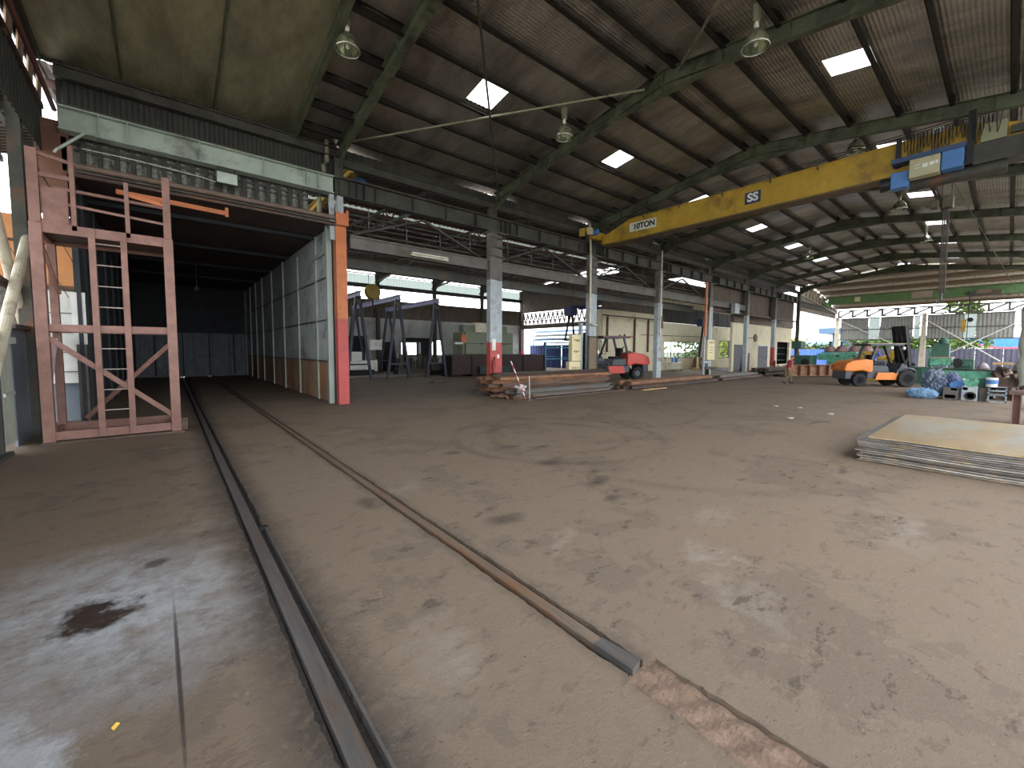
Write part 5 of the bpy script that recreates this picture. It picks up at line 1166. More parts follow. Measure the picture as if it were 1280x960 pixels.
# ------------------------------------------------------------------ stacked steel plates at the right
for k in range(13):
    z0 = .012 + k * .033; z1 = z0 + .024
    r = random.Random(k + 3); dx = r.uniform(-.05, .05); dy = r.uniform(-.05, .04); ya = 1.62 + dy
    if k == 12: dx, ya = .03, 1.50
    xs_ = (9.28 + dx, 13.35 + dx); b = MB(); n = 12
    top = []; bot = []
    for i in range(n + 1):
        y = ya - 6.1 * i / n; wv = .006 * sin(i * 1.7)
        for x in xs_: top.append((x + r.uniform(-.008, .008), y, z1 + wv)); bot.append((x, y, z0 + wv))
    vs = top + bot; m_ = 2 * (n + 1); fs = []
    for i in range(n):
        a = 2 * i; fs += [(a, a + 1, a + 3, a + 2), (m_ + a, m_ + a + 2, m_ + a + 3, m_ + a + 1), (a, a + 2, m_ + a + 2, m_ + a), (a + 1, m_ + a + 1, m_ + a + 3, a + 3)]
    fs += [(0, m_, m_ + 1, 1), (2 * n, 2 * n + 1, m_ + 2 * n + 1, m_ + 2 * n)]
    b.add(vs, fs)
    if k == 12: single(b, 'steel_plate', M_plate_top, 'topmost plate of the stack, with yellowish rust and grey patches', 'steel plate', 'stacked steel plates')
    else: single(b, 'steel_plate', (M_plate_edge, M_plate_edge2, M_plate_edge, M_steelg)[k % 4], ORD[12 - k] + ' plate from the top of the plate stack, grey-brown edge', 'steel plate', 'stacked steel plates')
for q_, x in enumerate((9.9, 11.3, 12.8)): single(MB().box(x - .04, -4.4, 0, x + .04, 1.5, .012), 'packing_strip', M_dark, ORD[q_] + ' flat packing strip from the near edge under the plate stack', 'strip', 'strips under the plates')
t = empty('steel_stand', (16.4, -.3, 0), 'salmon-pink steel stand end at the right edge behind the plates', 'stand')
MB().channel((16.3, -.18, 0), (16.3, -.18, .86), .22, .16, .02, (0, 1, 0)).build('leg', M_pink, t)
MB().channel((17.6, -.18, 0), (17.6, -.18, .86), .1, .1, .02, (0, 1, 0)).build('leg', M_pink, t)
MB().channel((16.3, -2.2, 0), (16.3, -2.2, .86), .22, .16, .02, (0, 1, 0)).build('leg', M_pink, t)
MB().channel((17.6, -2.2, 0), (17.6, -2.2, .86), .1, .1, .02, (0, 1, 0)).build('leg', M_pink, t)
MB().bar((16.3, -.05, .9), (16.3, -2.4, .9), .24, .1).bar((17.6, -.05, .9), (17.6, -2.4, .9), .12, .1).bar((16.3, -.15, .9), (17.6, -.15, .9), .1, .1).build('top_rail', M_rustd, t)
o = MB()
for k in range(50):
    x = random.uniform(16.2, 17.6); y = random.uniform(-1.8, -.1)
    o.bar((x, y, .96), (x + random.uniform(-.2, .2), y + random.uniform(-.2, .2), .97 + random.random() * .1), .04, .015)
o.box(16.2, -2.3, .94, 17.7, -.08, .96)
tag(o.build('offcut_tray', M_rustd), 'tangle of rusty offcuts piled on the salmon stand', 'scrap', None, 'stuff')

# ------------------------------------------------------------------ forklifts and people
def wheel(root, x, y, r, w, name='wheel'):
    o = MB().lathe((x, y, r), [(r * .55, -w / 2), (r * .92, -w / 2), (r, -w * .38), (r, w * .38), (r * .92, w / 2), (r * .55, w / 2), (r * .5, w * .3), (.001, w * .3)], 24, 'y').lathe((x, y, r), [(.001, -w * .3), (r * .5, -w * .3), (r * .55, -w / 2)], 24, 'y').build(name, M_black, root)
    MB().lathe((x, y, r), [(.001, -w * .34), (r * .42, -w * .34), (r * .46, -w * .28)], 16, 'y').lathe((x, y, r), [(r * .46, w * .32), (r * .42, w * .36), (.001, w * .36)], 16, 'y').build('hub', M_fork_g, o)
    return o
def forklift(label, body, roofm, loc, ang, hmast, lean, s=1.0):
    t = empty('forklift', (0, 0, 0), label, 'forklift')
    # counterweight at the rear (-x)
    MB().prism([(-1.93, .4), (-1.62, .4), (-1.55, .86), (-1.9, .86)], -.56, .56, 'xz').build('rear_bumper', M_fork_g, t, bevel=.03)
    MB().prism([(-1.97, .84), (-1.6, .82), (-1.05, .88), (-.72, .78), (-.55, .78), (-.55, 1.45), (-.9, 1.52), (-1.55, 1.42), (-1.9, 1.26), (-1.98, 1.0)], -.62, .62, 'xz').build('counterweight', body, t, bevel=.06)
    MB().box(-1.96, -.42, 1.02, -1.99, -.3, 1.12).box(-1.96, .3, 1.02, -1.99, .42, 1.12).build('tail_lamp', M_red, t)
    # chassis, step plates, cowl
    MB().box(-.75, -.5, .42, 1.25, .5, .8).build('chassis', M_fork_g, t, bevel=.03)
    for y in (-.58, .58): MB().prism([(-.42, .38), (.75, .38), (.9, .78), (-.3, .78)], y - .05, y + .05, 'xz').build('side_panel', body, t, bevel=.02)
    MB().prism([(-.55, .8), (-.55, 1.18), (.25, 1.14), (.35, .8)], -.52, .52, 'xz').build('engine_cover', M_fork_g, t, bevel=.04)
    MB().prism([(.72, .8), (.95, 1.3), (1.2, 1.25), (1.28, .8)], -.55, .55, 'xz').build('dashboard', M_fork_g, t, bevel=.03)
    st = MB().box(-.35, -.28, 1.16, .15, .28, 1.28).box(-.42, -.27, 1.25, -.3, .27, 1.75).build('seat', M_black, t, bevel=.04)
    MB().tube([(.85, 0, 1.2), (.62, 0, 1.48)], .025, 8).build('steering_column', M_black, t)
    ring = [(.6 + .09 * cos(a), .19 * sin(a), 1.5 + .12 * cos(a)) for a in [2 * pi * k / 16 for k in range(17)]]
    MB().tube(ring, .016, 6).build('steering_wheel', M_black, t)
    for y in (-.12, .12): MB().tube([(.8, y, 1.28), (.72, y, 1.5)], .012, 5).build('lever', M_black, t)
    # overhead guard
    for y in (-.52, .52):
        MB().bar((-.62, y, 1.35), (-.35, y, 2.28), .09, .1, (0, 1, 0)).build('guard_post', M_fork_g, t)
        MB().bar((1.12, y, 1.2), (.72, y, 2.28), .07, .08, (0, 1, 0)).build('guard_post', M_black, t)
    g = MB().box(-.72, -.6, 2.26, .95, -.52, 2.34).box(-.72, .52, 2.26, .95, .6, 2.34)
    for k in range(8): g.box(-.68 + .21 * k, -.55, 2.28, -.60 + .21 * k, .55, 2.33)
    g.build('guard_frame', M_fork_g, t)
    MB().box(-.95, -.64, 2.34, 1.05, .64, 2.39).build('guard_roof', roofm, t, bevel=.015)
    MB().lathe((-.5, .35, 2.4), [(.06, 0), (.06, .06), (.03, .1), (.001, .1)], 10).lathe((-.2, .35, 2.4), [(.06, 0), (.06, .05), (.001, .07)], 10).build('beacon', M_dark, t)
    for y in (-.5, .5): MB().lathe((1.0, y, 2.12), [(.001, -.05), (.08, -.05), (.1, .04), (.001, .04)], 12, 'x').build('headlamp', M_white, t)
    # mast, carriage and forks
    def mp(z): return 1.58 - (z - .2) * lean
    for y in (-.42, .42):
        MB().channel((mp(.12), y, .12), (mp(hmast), y, hmast), .16, .1, .025, (0, 1, 0)).build('mast_rail', M_blackm, t)
        MB().channel((mp(.2) - .02, y * .74, .2), (mp(hmast - .1) - .02, y * .74, hmast - .08), .12, .08, .02, (0, 1, 0)).build('mast_rail', M_blackm, t)
        MB().tube([(mp(.3) - .1, y * .4, .3), (mp(hmast * .8) - .1, y * .4, hmast * .85)], .05, 8).build('lift_cylinder', M_blackm, t)
        MB().tube([(1.1, y, .9), (mp(1.6) - .08, y, 1.6)], .045, 8).build('tilt_cylinder', M_blackm, t)
        MB().tube([(mp(.5) - .06, y * .55, .5), (mp(hmast) - .06, y * .55, hmast - .1)], .02, 5).build('chain', M_blackm, t)
    MB().bar((mp(.5) - .03, 0, .5), (mp(hmast) - .03, 0, hmast - .12), .5, .05, (1, 0, 0)).build('hose_guard', M_blackm, t)
    for z in (.35, 1.2, hmast * .62, hmast - .06): MB().bar((mp(z), -.46, z), (mp(z), .46, z), .06, .12).build('mast_crossbar', M_blackm, t)
    b = MB()
    for z in (.45, .85, 1.25): b.bar((mp(z) + .12, -.6, z), (mp(z) + .12, .6, z), .05, .1)
    for y in (-.55, 0, .55): b.bar((mp(.4) + .12, y, .4), (mp(1.3) + .12, y, 1.3), .05, .05, (0, 1, 0))
    b.build('carriage', M_blackm, t)
    for y in (-.32, .32): MB().box(1.68, y - .07, .18, 1.74, y + .07, 1.0).box(1.68, y - .07, .14, 2.75, y + .07, .19).build('fork', M_blackm, t)
    # wheels and mudguards
    for y in (-.62, .62): wheel(t, 1.1, y, .46, .32)
    for y in (-.52, .52): wheel(t, -1.2, y, .36, .26)
    for y in (-.64, .64): MB().tube([(.58, y, .75), (.72, y, .96), (1.0, y, 1.04), (1.3, y, 1.02), (1.52, y, .9)], .05, 6).build('mudguard', M_fork_g, t)
    MB().lathe((-1.0, 0, 1.52), [(.001, 0), (.16, 0), (.16, .04), (.001, .08)], 12).build('filler_cap', M_dark, t)
    MB().tube([(-.8, -.3, 1.45), (-.8, -.3, 1.75), (-.9, -.3, 1.82)], .035, 8).build('exhaust', M_dark, t)
    t.location = loc; t.rotation_euler = (0, 0, ang); t.scale = (s, s, s)
    return t
FO = forklift('orange and grey forklift with a driver, tall dark mast to the right', M_fork_o, M_fork_roof, (30.6, 4.78, 0), radians(-46), 3.35, .15, 1.0)
FR = forklift('red and grey forklift with a maroon roof parked behind the columns', M_fork_r, M_fork_roofr, (22.55, 16.75, 0), radians(158), 2.6, .03, 1.2)

def skin(name, pts, edges, radii, m, parent, sub=1, root=0):
    me = bpy.data.meshes.new(name); me.from_pydata(pts, edges, []); me.update()
    o = bpy.data.objects.new(name, me); COL.objects.link(o); o.parent = parent; me.materials.append(m)
    md = o.modifiers.new('skin', 'SKIN'); md.use_smooth_shade = True
    sv = me.skin_vertices[0] if me.skin_vertices else None
    if sv is None:
        me.attributes; bpy.context.view_layer.objects.active = o; sv = me.skin_vertices[0]
    for i, r in enumerate(radii):
        rr = r if isinstance(r, tuple) else (r, r)
        sv.data[i].radius = rr; sv.data[i].use_root = (i == root)
    if sub:
        ss = o.modifiers.new('sub', 'SUBSURF'); ss.levels = sub; ss.render_levels = sub
    return o
def head_mesh(c, f, m, parent, capm):
    """head with brow, nose, chin, ears, hair or cap; c centre, f facing angle"""
    cs, sn = cos(f), sin(f)
    def W(x, y, z): return (c[0] + x * cs - y * sn, c[1] + x * sn + y * cs, c[2] + z)
    vs = []; fs = []; nu, nv = 14, 11
    for j in range(nv + 1):
        th = pi * j / nv
        for i in range(nu):
            ph = 2 * pi * i / nu; x = .095 * sin(th) * cos(ph); y = .075 * sin(th) * sin(ph); z = .118 * cos(th)
            if z < -.02: x = x * .92 + (.008 if cos(ph) > .5 else 0); y *= .86
            if cos(ph) > .9 and -.045 < z < .03: x += .022 * (1 - abs(z + .02) / .05)      # nose
            if abs(cos(ph)) > .3 and cos(ph) > 0 and abs(sin(ph)) > .25 and 0 < z < .035: x -= .008   # eye sockets
            if abs(sin(ph)) > .97 and abs(z) < .03: y *= 1.16                              # ears
            vs.append(W(x, y, z))
    for j in range(nv):
        for i in range(nu):
            i2 = (i + 1) % nu; fs.append((j * nu + i, (j + 1) * nu + i, (j + 1) * nu + i2, j * nu + i2))
    h = MB().add(vs, fs)
    o = MB(); vs2 = []
    for j in range(6):
        th = pi * .48 * j / 5
        for i in range(nu):
            ph = 2 * pi * i / nu; vs2.append(W(.104 * sin(th) * cos(ph) - .006, .084 * sin(th) * sin(ph), .022 + .108 * cos(th)))
    fs2 = [(j * nu + i, (j + 1) * nu + i, (j + 1) * nu + (i + 1) % nu, j * nu + (i + 1) % nu) for j in range(5) for i in range(nu)]
    o.add(vs2, fs2); o.add([W(.08, -.06, .04), W(.08, .06, .04), W(.16, .045, .025), W(.16, -.045, .025), W(.08, -.06, .055), W(.08, .06, .055), W(.16, .045, .035), W(.16, -.045, .035)],
                           [(0, 3, 2, 1), (4, 5, 6, 7), (0, 1, 5, 4), (1, 2, 6, 5), (2, 3, 7, 6), (3, 0, 4, 7)])
    e = MB()
    for y in (-.03, .03): e.lathe(W(.082, y, .012), [(.001, -.008), (.008, 0), (.001, .008)], 6)
    mth = MB().add([W(.098, -.024, -.058), W(.098, .024, -.058), W(.1, .02, -.066), W(.1, -.02, -.066)], [(0, 1, 2, 3)])
    return h, o, e, mth
def person(name_label, J, f, shirt, trousers, capm, loc, ang, group=None):
    """J: joints in metres, facing +x.  One continuous skinned body, clothing as children."""
    t = empty('person', (0, 0, 0), name_label, 'person')
    order = ['pelvis', 'waist', 'chest', 'neck', 'head', 'shL', 'elL', 'wrL', 'shR', 'elR', 'wrR', 'hipL', 'knL', 'anL', 'toL', 'hipR', 'knR', 'anR', 'toR']
    rad = [(.13, .11), (.115, .095), (.135, .1), .052, .05, .06, .043, .03, .06, .043, .03, .085, .06, .042, .03, .085, .06, .042, .03]
    pts = [J[k] for k in order]; ix = {k: i for i, k in enumerate(order)}
    ed = [('pelvis', 'waist'), ('waist', 'chest'), ('chest', 'neck'), ('neck', 'head'), ('chest', 'shL'), ('shL', 'elL'), ('elL', 'wrL'), ('chest', 'shR'), ('shR', 'elR'), ('elR', 'wrR'),
          ('pelvis', 'hipL'), ('hipL', 'knL'), ('knL', 'anL'), ('anL', 'toL'), ('pelvis', 'hipR'), ('hipR', 'knR'), ('knR', 'anR'), ('anR', 'toR')]
    ed = [(ix[a], ix[b]) for a, b in ed]
    for s_ in ('L', 'R'):                                           # palm, four fingers and a thumb
        w = Vector(J['wr' + s_]); e = Vector(J['el' + s_]); d = (w - e).normalized()
        side = d.cross(Vector((0, 0, 1))); side = side.normalized() if side.length > .1 else Vector((0, 1, 0))
        dn = side.cross(d).normalized()
        pm = len(pts); pts.append(tuple(w + d * .06)); rad.append((.038, .02)); ed.append((ix['wr' + s_], pm))
        for q in range(4):
            L = (.065, .078, .074, .058)[q]; off = side * ((q - 1.5) * .02)
            k = len(pts); pts += [tuple(w + d * .095 + off), tuple(w + d * (.095 + L * .5) + off - dn * .012), tuple(w + d * (.095 + L * .8) + off - dn * .035)]
            rad += [.0095, .0085, .007]; ed += [(pm, k), (k, k + 1), (k + 1, k + 2)]
        k = len(pts); pts += [tuple(w + d * .05 + side * -.045), tuple(w + d * .09 + side * -.062 - dn * .015)]; rad += [.011, .009]; ed += [(pm, k), (k, k + 1)]
    skin('body', pts, ed, rad, M_skin, t)
    def piece(nm, keys, edges, rr, m, sub=1):
        skin(nm, [J[k] if isinstance(k, str) else k for k in keys], edges, rr, m, t, sub)
    mid = lambda a, b, k: tuple(Vector(J[a]).lerp(Vector(J[b]), k))
    piece('shirt', ['waist', 'chest', 'shL', mid('shL', 'elL', .85), 'shR', mid('shR', 'elR', .85), 'pelvis', mid('chest', 'neck', .6)],
          [(6, 0), (0, 1), (1, 2), (2, 3), (1, 4), (4, 5), (1, 7)], [(.145, .12), (.165, .125), .082, .066, .082, .066, (.155, .13), .075], shirt)
    piece('trousers', ['pelvis', 'hipL', 'knL', mid('knL', 'anL', .93), 'hipR', 'knR', mid('knR', 'anR', .93), mid('pelvis', 'waist', .3)],
          [(0, 1), (1, 2), (2, 3), (0, 4), (4, 5), (5, 6), (0, 7)], [(.14, .12), .105, .08, .068, .105, .08, .068, (.14, .115)], trousers)
    for s_ in ('L', 'R'):
        a, b2 = Vector(J['an' + s_]), Vector(J['to' + s_])
        MB().bar(a - (b2 - a) * .35 - Vector((0, 0, .02)), b2 + (b2 - a) * .25 - Vector((0, 0, .005)), .1, .08).build('shoe', M_black, t, bevel=.02)
    h, o, e, mth = head_mesh(tuple(Vector(J['head']) + Vector((.02, 0, .06))), f, M_skin, t, capm)
    h.build('head', M_skin, t, True); o.build('cap', capm, t, True)
    e.build('eye', M_black, t); mth.build('mouth', M_dullred, t)
    t.location = loc; t.rotation_euler = (0, 0, ang)
    return t
walk = dict(pelvis=(0, 0, .88), waist=(.03, 0, 1.04), chest=(.09, 0, 1.27), neck=(.13, 0, 1.42), head=(.17, 0, 1.5),
            shL=(.09, .19, 1.34), elL=(.22, .24, 1.08), wrL=(.44, .2, 1.0), shR=(.09, -.19, 1.34), elR=(.02, -.25, 1.07), wrR=(.16, -.24, .86),
            hipL=(0, .1, .84), knL=(.2, .11, .47), anL=(.18, .11, .1), toL=(.33, .12, .04), hipR=(0, -.1, .84), knR=(-.06, -.11, .45), anR=(-.34, -.11, .16), toR=(-.24, -.12, .04))
person('person in a pink shirt, olive trousers and reddish cap walking, one arm held forward', walk, -.2, M_pinkshirt, M_trouser, M_cap, (28.3, 8.35, 0), radians(-45))
sit = dict(pelvis=(0, 0, .14), waist=(.0, 0, .30), chest=(.05, 0, .53), neck=(.08, 0, .68), head=(.11, 0, .76),
           shL=(.05, .19, .6), elL=(.2, .23, .38), wrL=(.42, .16, .42), shR=(.05, -.19, .6), elR=(.2, -.23, .38), wrR=(.42, -.16, .42),
           hipL=(.05, .1, .12), knL=(.45, .13, .14), anL=(.52, .13, -.26), toL=(.65, .13, -.30), hipR=(.05, -.1, .12), knR=(.45, -.13, .14), anR=(.52, -.13, -.26), toR=(.65, -.13, -.30))
dr = person('person in a blue shirt and dark cap seated driving the orange forklift', sit, 0, M_blueshirt, M_fork_g, M_cap, (0, 0, 0), 0)
a_ = radians(-46)
dr.location = (30.6 + 1.0 * (-.12) * cos(a_), 4.78 + 1.0 * (-.12) * sin(a_), 1.27); dr.rotation_euler = (0, 0, a_)

# ------------------------------------------------------------------ second bay: gantries, machines, racks
M_gantry = mat('gantry_paint', (0.02, 0.022, 0.045), 0.5, 0, .2)
def gantry(x, lab):
    t = empty('gantry_frame', (x, 26.5, 0), lab, 'gantry', 'dark gantries of the second bay')
    for y in (25.4, 33.5):
        for s_ in (-1, 1): MB().bar((x + s_ * .08, y, 5.15), (x + s_ * .75, y, .05), .15, .15).build('leg', M_gantry, t)
        MB().bar((x - .62, y, 1.0), (x + .62, y, 1.0), .08, .1).build('tie', M_gantry, t)
        MB().box(x - .85, y - .1, 0, x - .65, y + .1, .08).box(x + .65, y - .1, 0, x + .85, y + .1, .08).build('foot', M_dark, t)
    MB().ibeam((x, 25.0, 5.25), (x, 34.0, 5.25), .22, .32, .04).build('beam', M_violet, t)
    MB().box(x - .14, 25.3, 4.7, x + .14, 25.6, 5.0).build('trolley', M_tie, t)
gantry(8.9, 'dark blue A-frame gantry nearest the orange column')
gantry(11.45, 'middle dark blue A-frame gantry of the second bay')
gantry(14.25, 'dark blue A-frame gantry before the pale window, next to the press')
t = empty('press_brake', (18.5, 27.5, 0), 'large grey-green press with a red switch box beside the red column', 'press')
MB().box(17.75, 27, 1.6, 22.45, 27.5, 2.4).box(17.75, 27.05, 2.45, 22.45, 27.5, 3.35).build('bed', M_olivem, t, bevel=.03)
MB().box(17.85, 27.5, 3.35, 22.25, 28.2, 3.9).build('crown', M_olivem, t)
MB().box(18.85, 27.3, 3.35, 20.65, 27.9, 4.1).build('cabinet', M_tube, t)
MB().box(17.55, 27.2, 0, 18.15, 28.6, 3.3).build('side_frame', M_olivem, t); MB().box(22.05, 27.2, 0, 22.65, 28.6, 3.3).build('side_frame', M_olivem, t)
MB().box(17.15, 26.7, 2.5, 17.60, 26.95, 3.1).build('switch_box', M_orange, t)
MB().box(16.45, 26.5, 2.35, 17.15, 26.7, 2.5).build('shelf', M_white, t)
t = empty('plate_bin', (19, 25.5, 0), 'long dark maroon plate bin in front of the press', 'bin')
MB().box(15.3, 25.2, .15, 24.5, 25.3, 1.55).build('front_panel', mat('dark_maroon', (.035, .014, .012), .6), t)
MB().box(15.3, 26.4, .15, 24.5, 26.5, 1.6).build('rear_panel', M_dark, t)
for x in (15.3, 17, 19.4, 22, 24.4): MB().box(x, 25.15, 0, x + .12, 26.5, 1.5).build('post', M_black, t)
MB().box(17.6, 24.9, .1, 20.5, 25.15, .7).build('lower_panel', mat('dark_teal', (.02, .045, .045), .6), t)
t = empty('white_machine', (9.6, 29, 0), 'white-fronted workbench machine beyond the orange column', 'machine')
MB().box(8.6, 28.6, .5, 11.2, 29.6, 1.15).build('body', M_white, t, bevel=.03); MB().box(8.7, 28.7, 0, 11.1, 29.5, .5).build('base', M_black, t)
MB().box(9.6, 28.8, 1.15, 10.3, 29.4, 1.75).build('monitor', M_white, t); MB().box(10.9, 28.9, 1.9, 11.8, 29.0, 2.6).build('notice_board', M_white, t)
MB().box(11.1, 28.55, .4, 11.3, 28.7, 1.2).build('leg', M_white, t)
single(MB().box(8.2, 34.5, 0, 12.6, 35.2, 2.9).box(8.2, 34.4, 2.9, 12.8, 35.3, 3.05), 'dark_cabinet', M_black, 'black cabinet against the white wall beyond the orange column', 'cabinet')
single(MB().box(14.6, 35.3, 0, 15.6, 35.6, 2.6), 'dark_locker', M_black, 'narrow black locker beside the dark wall column', 'locker')
t = empty('dark_rack', (17.5, 34.8, 0), 'tall black rack standing by the back window', 'rack')
MB().box(16.3, 34.6, 2.65, 19.1, 35.3, 3.0).build('top', M_black, t)
for x in (17.9, 18.25, 18.6): MB().box(x, 34.8, 0, x + .28, 35.2, 2.65).build('hung_plate', M_blackm, t)
MB().box(16.3, 34.7, 1.35, 18.3, 35.2, 1.45).box(16.3, 34.7, 0, 16.4, 35.3, 2.7).build('shelf', M_black, t)
t = empty('parts_rack', (14, 28.5, 0), 'low rack of upright tools and parts in front of the window', 'rack')
MB().box(12.6, 28, .1, 15.2, 28.9, .5).build('base', M_dark, t)
for k in range(16):
    x = 12.7 + .16 * k; MB().box(x, 28.1 + .04 * (k % 5), .5, x + .09, 28.3 + .1 * (k % 3), 1.0 + random.random() * .7).build('upright', (M_blackm, M_tie, M_rustd)[k % 3], t)
t = empty('grey_machine', (15.6, 28.4, 0), 'small grey machine bench between the parts rack and the maroon bin', 'machine')
MB().box(15.3, 28, .35, 16.6, 28.7, .9).build('body', M_tie, t, bevel=.03); MB().box(15.4, 28.1, 0, 16.5, 28.6, .35).build('base', M_black, t); MB().box(15.5, 28.2, .9, 16.0, 28.5, 1.3).build('head', M_tie, t)
bars(11.5, 17.5, [21.2, 21.5], 0.0, .1, .12, M_rustd, 'thin dark bar on the shaded floor of the second bay', 'bars on the second bay floor', .3)
bars(8, 14.5, [27.9, 28.2], 0.0, .14, .14, M_steelg, 'steel bar on the far floor of the second bay', 'bars at the back of the second bay', .3)
t = empty('work_frame', (27, 27, 0), 'blue steel work frame in front of the open gap', 'frame')
for x in (25.2, 28.4): MB().box(x, 25.9, 0, x + .2, 26.1, 2.6).build('post', M_steelblue, t)
for z in (1.1, 2.1, 2.55): MB().box(25.2, 25.95, z, 29.6, 26.05, z + .12).build('rail', M_steelblue, t)
MB().bar((25.2, 26, 1.3), (24.4, 26, 0), .1, .1).build('brace', M_steelblue, t)
MB().tube([(26.9, 26, 2.1), (26.9, 26, 2.55)], .04, 6).build('handle', M_white, t)
t = empty('jib_crane', (29.0, 25, 0), 'dark jib crane with twin black slings beside the cream switch panel', 'crane')
MB().box(26.8, 24.4, 5.0, 27.6, 25.2, 5.7).build('hoist', M_navy, t)
MB().ibeam((27.2, 24.8, 5.75), (33.0, 22.6, 5.75), .2, .3, .04).build('arm', M_navy, t)
MB().tube([(27.1, 24.8, 5.0), (26.6, 24.8, 2.9)], .09, 6).build('sling', M_black, t); MB().tube([(27.4, 24.8, 5.0), (27.8, 24.8, 2.9)], .09, 6).build('sling', M_black, t)
MB().box(26.5, 24.7, 2.75, 27.9, 24.9, 2.9).build('spreader', M_black, t)
t = empty('sling_hoist', (43.0, 20.6, 0), 'dark twin-leg lifting frame before the wide window', 'hoist')
MB().bar((43.0, 20.6, 4.6), (42.2, 20.6, .4), .16, .12).build('leg', M_black, t); MB().bar((43.6, 20.6, 4.6), (44.5, 20.6, .4), .16, .12).build('leg', M_black, t)
MB().box(42.3, 20.3, 4.5, 44.8, 20.9, 5.2).build('head', M_navy, t)
for x in (42.05, 44.4): MB().box(x, 20.5, .2, x + .22, 20.7, 1.3).build('foot', M_creamp, t)
MB().box(41.6, 20.1, 0, 45.2, 21.0, .2).build('base', M_wood, t)
single(MB().prism([(41.9, 0), (45.6, 0), (45.4, 1.25), (42.5, 1.25)], 21.2, 21.3, 'xz'), 'rusty_sheet', M_rust, 'brown-red sheet standing under the wide window', 'sheet')
t = empty('motorbike', (26.9, 17.6, 0), 'black motorbike parked right of the red forklift', 'motorbike')
for x, y in ((26.3, 17.5), (27.4, 18.2)): MB().lathe((x, y, .32), [(.2, -.05), (.31, -.06), (.33, 0), (.31, .06), (.2, .05)], 18, 'y').build('wheel', M_black, t)
MB().tube([(26.3, 17.5, .32), (26.5, 17.6, .8), (26.55, 17.65, 1.05)], .04, 6).tube([(26.5, 17.6, .75), (27.0, 17.9, .45), (27.4, 18.2, .35)], .05, 6).build('frame', M_dark, t)
MB().bar((26.6, 17.65, .85), (27.4, 18.15, .82), .2, .14).build('seat', M_black, t, bevel=.04)
MB().tube([(26.35, 17.85, 1.1), (26.55, 17.65, 1.05), (26.65, 17.35, 1.1)], .02, 6).build('handlebar', M_chrome, t)
MB().lathe((26.8, 17.8, .5), [(.001, -.15), (.16, -.1), (.16, .1), (.001, .15)], 10, 'x').build('engine', M_tie, t)
t = empty('trolley_cart', (37.6, 20.6, 0), 'white hand trolley by the wide window', 'trolley')
MB().box(37.0, 20.4, .75, 38.6, 21.2, .82).box(37.0, 20.4, .25, 38.6, 21.2, .3).build('shelf', M_white, t)
for x in (37.05, 38.5):
    for y in (20.45, 21.1): MB().box(x, y, .08, x + .06, y + .06, 1.9 if x < 38 else .8).build('post', M_white, t)
for x in (37.1, 38.5): MB().lathe((x, 20.45, .07), [(.001, -.03), (.07, -.03), (.07, .03), (.001, .03)], 10, 'y').build('castor', M_black, t)
MB().box(37.6, 20.6, .82, 38.1, 21.0, 1.3).build('tool_box', M_blue, t)
single(MB().tube([(33.4, 21.7, 3.4), (36.3, 21.7, 3.42), (47, 21.7, 3.5)], .03, 6), 'wall_pipe', M_rustd, 'thin brown pipe along the cream wall above the wide window', 'pipe')

# ------------------------------------------------------------------ right-hand group of machines
def crumple(c, sx, sy, sz, seed, n=18):
    r = random.Random(seed); vs = []; fs = []
    ph = [(r.uniform(2, 7), r.uniform(2, 7), r.uniform(0, 6)) for _ in range(9)]
    for j in range(n + 1):
        th = pi * j / n
        for i in range(n * 2):
            a = pi * i / n; x, y, z = sin(th) * cos(a), sin(th) * sin(a), cos(th)
            k = 1 + sum(.045 * (1 - abs(sin(p * x + q * y * 1.3 + o + q * z))) * (1 if e % 2 else -1) * 2.0 for e, (p, q, o) in enumerate(ph))
            zz = z * k
            vs.append((c[0] + x * k * sx, c[1] + y * k * sy, max(c[2] - sz * .8 + .0, c[2] + zz * sz)))
    m = n * 2
    for j in range(n):
        for i in range(m): fs.append((j * m + i, (j + 1) * m + i, (j + 1) * m + (i + 1) % m, j * m + (i + 1) % m))
    return MB().add(vs, fs)
t = empty('tarpaulin_bundle', (24.0, 1.8, 0), 'crumpled blue-grey tarpaulin heap left of the grey boxes', 'tarpaulin')
crumple((24.05, 2.25, .19), .36, .5, .24, 3).build('lower_fold', mat('bright_blue_tarpaulin', (.13, .23, .36), .4, 0, .3, 4), t)
crumple((24.5, 1.95, .60), .36, .38, .62, 5).build('upper_fold', M_tarp, t)
single(crumple((25.1, 1.45, .48), .28, .3, .6, 8), 'dark_sack', M_tarpd, 'dark violet plastic sack between the tarpaulin and the grey boxes', 'sack')
t = empty('storage_box', (24.6, 1.55, 0), 'brown-grey box with a white label, first in the row right of the tarpaulin', 'box')
MB().box(24.2, 1.22, 0, 24.7, 1.66, 0.48).build('body', M_tie, t, bevel=.02); MB().box(24.2, 1.26, 0.38, 24.2, 1.44, 0.47).build('label', M_white, t); MB().box(24.2, 1.3, 0.06, 24.2, 1.6, 0.2).build('dial', M_tube, t)
t = empty('speaker_cabinet', (24.6, 1.0, 0), 'pale grey machine box with a round dark opening, second in the row', 'machine')
MB().box(24.2, 0.72, 0, 24.7, 1.15, 0.56).build('body', mat('pale_grey_box', (.33, .36, .38), .5), t, bevel=.02)
MB().lathe((24.195, .9, .2), [(.16, 0), (.16, -.03), (.1, -.03), (.1, 0)], 16, 'x').build('ring', M_black, t); MB().box(24.2, 0.98, 0.42, 24.2, 1.12, 0.53).build('label', M_white, t)
MB().lathe((24.25, .9, .75), [(.14, -.05), (.2, -.05), (.2, .05), (.14, .05)], 18, 'x').build('coil', M_mgreen, t)
t = empty('steel_cage', (24.6, .2, 0), 'grey steel frame box with shelves, third in the row', 'frame')
b = MB()
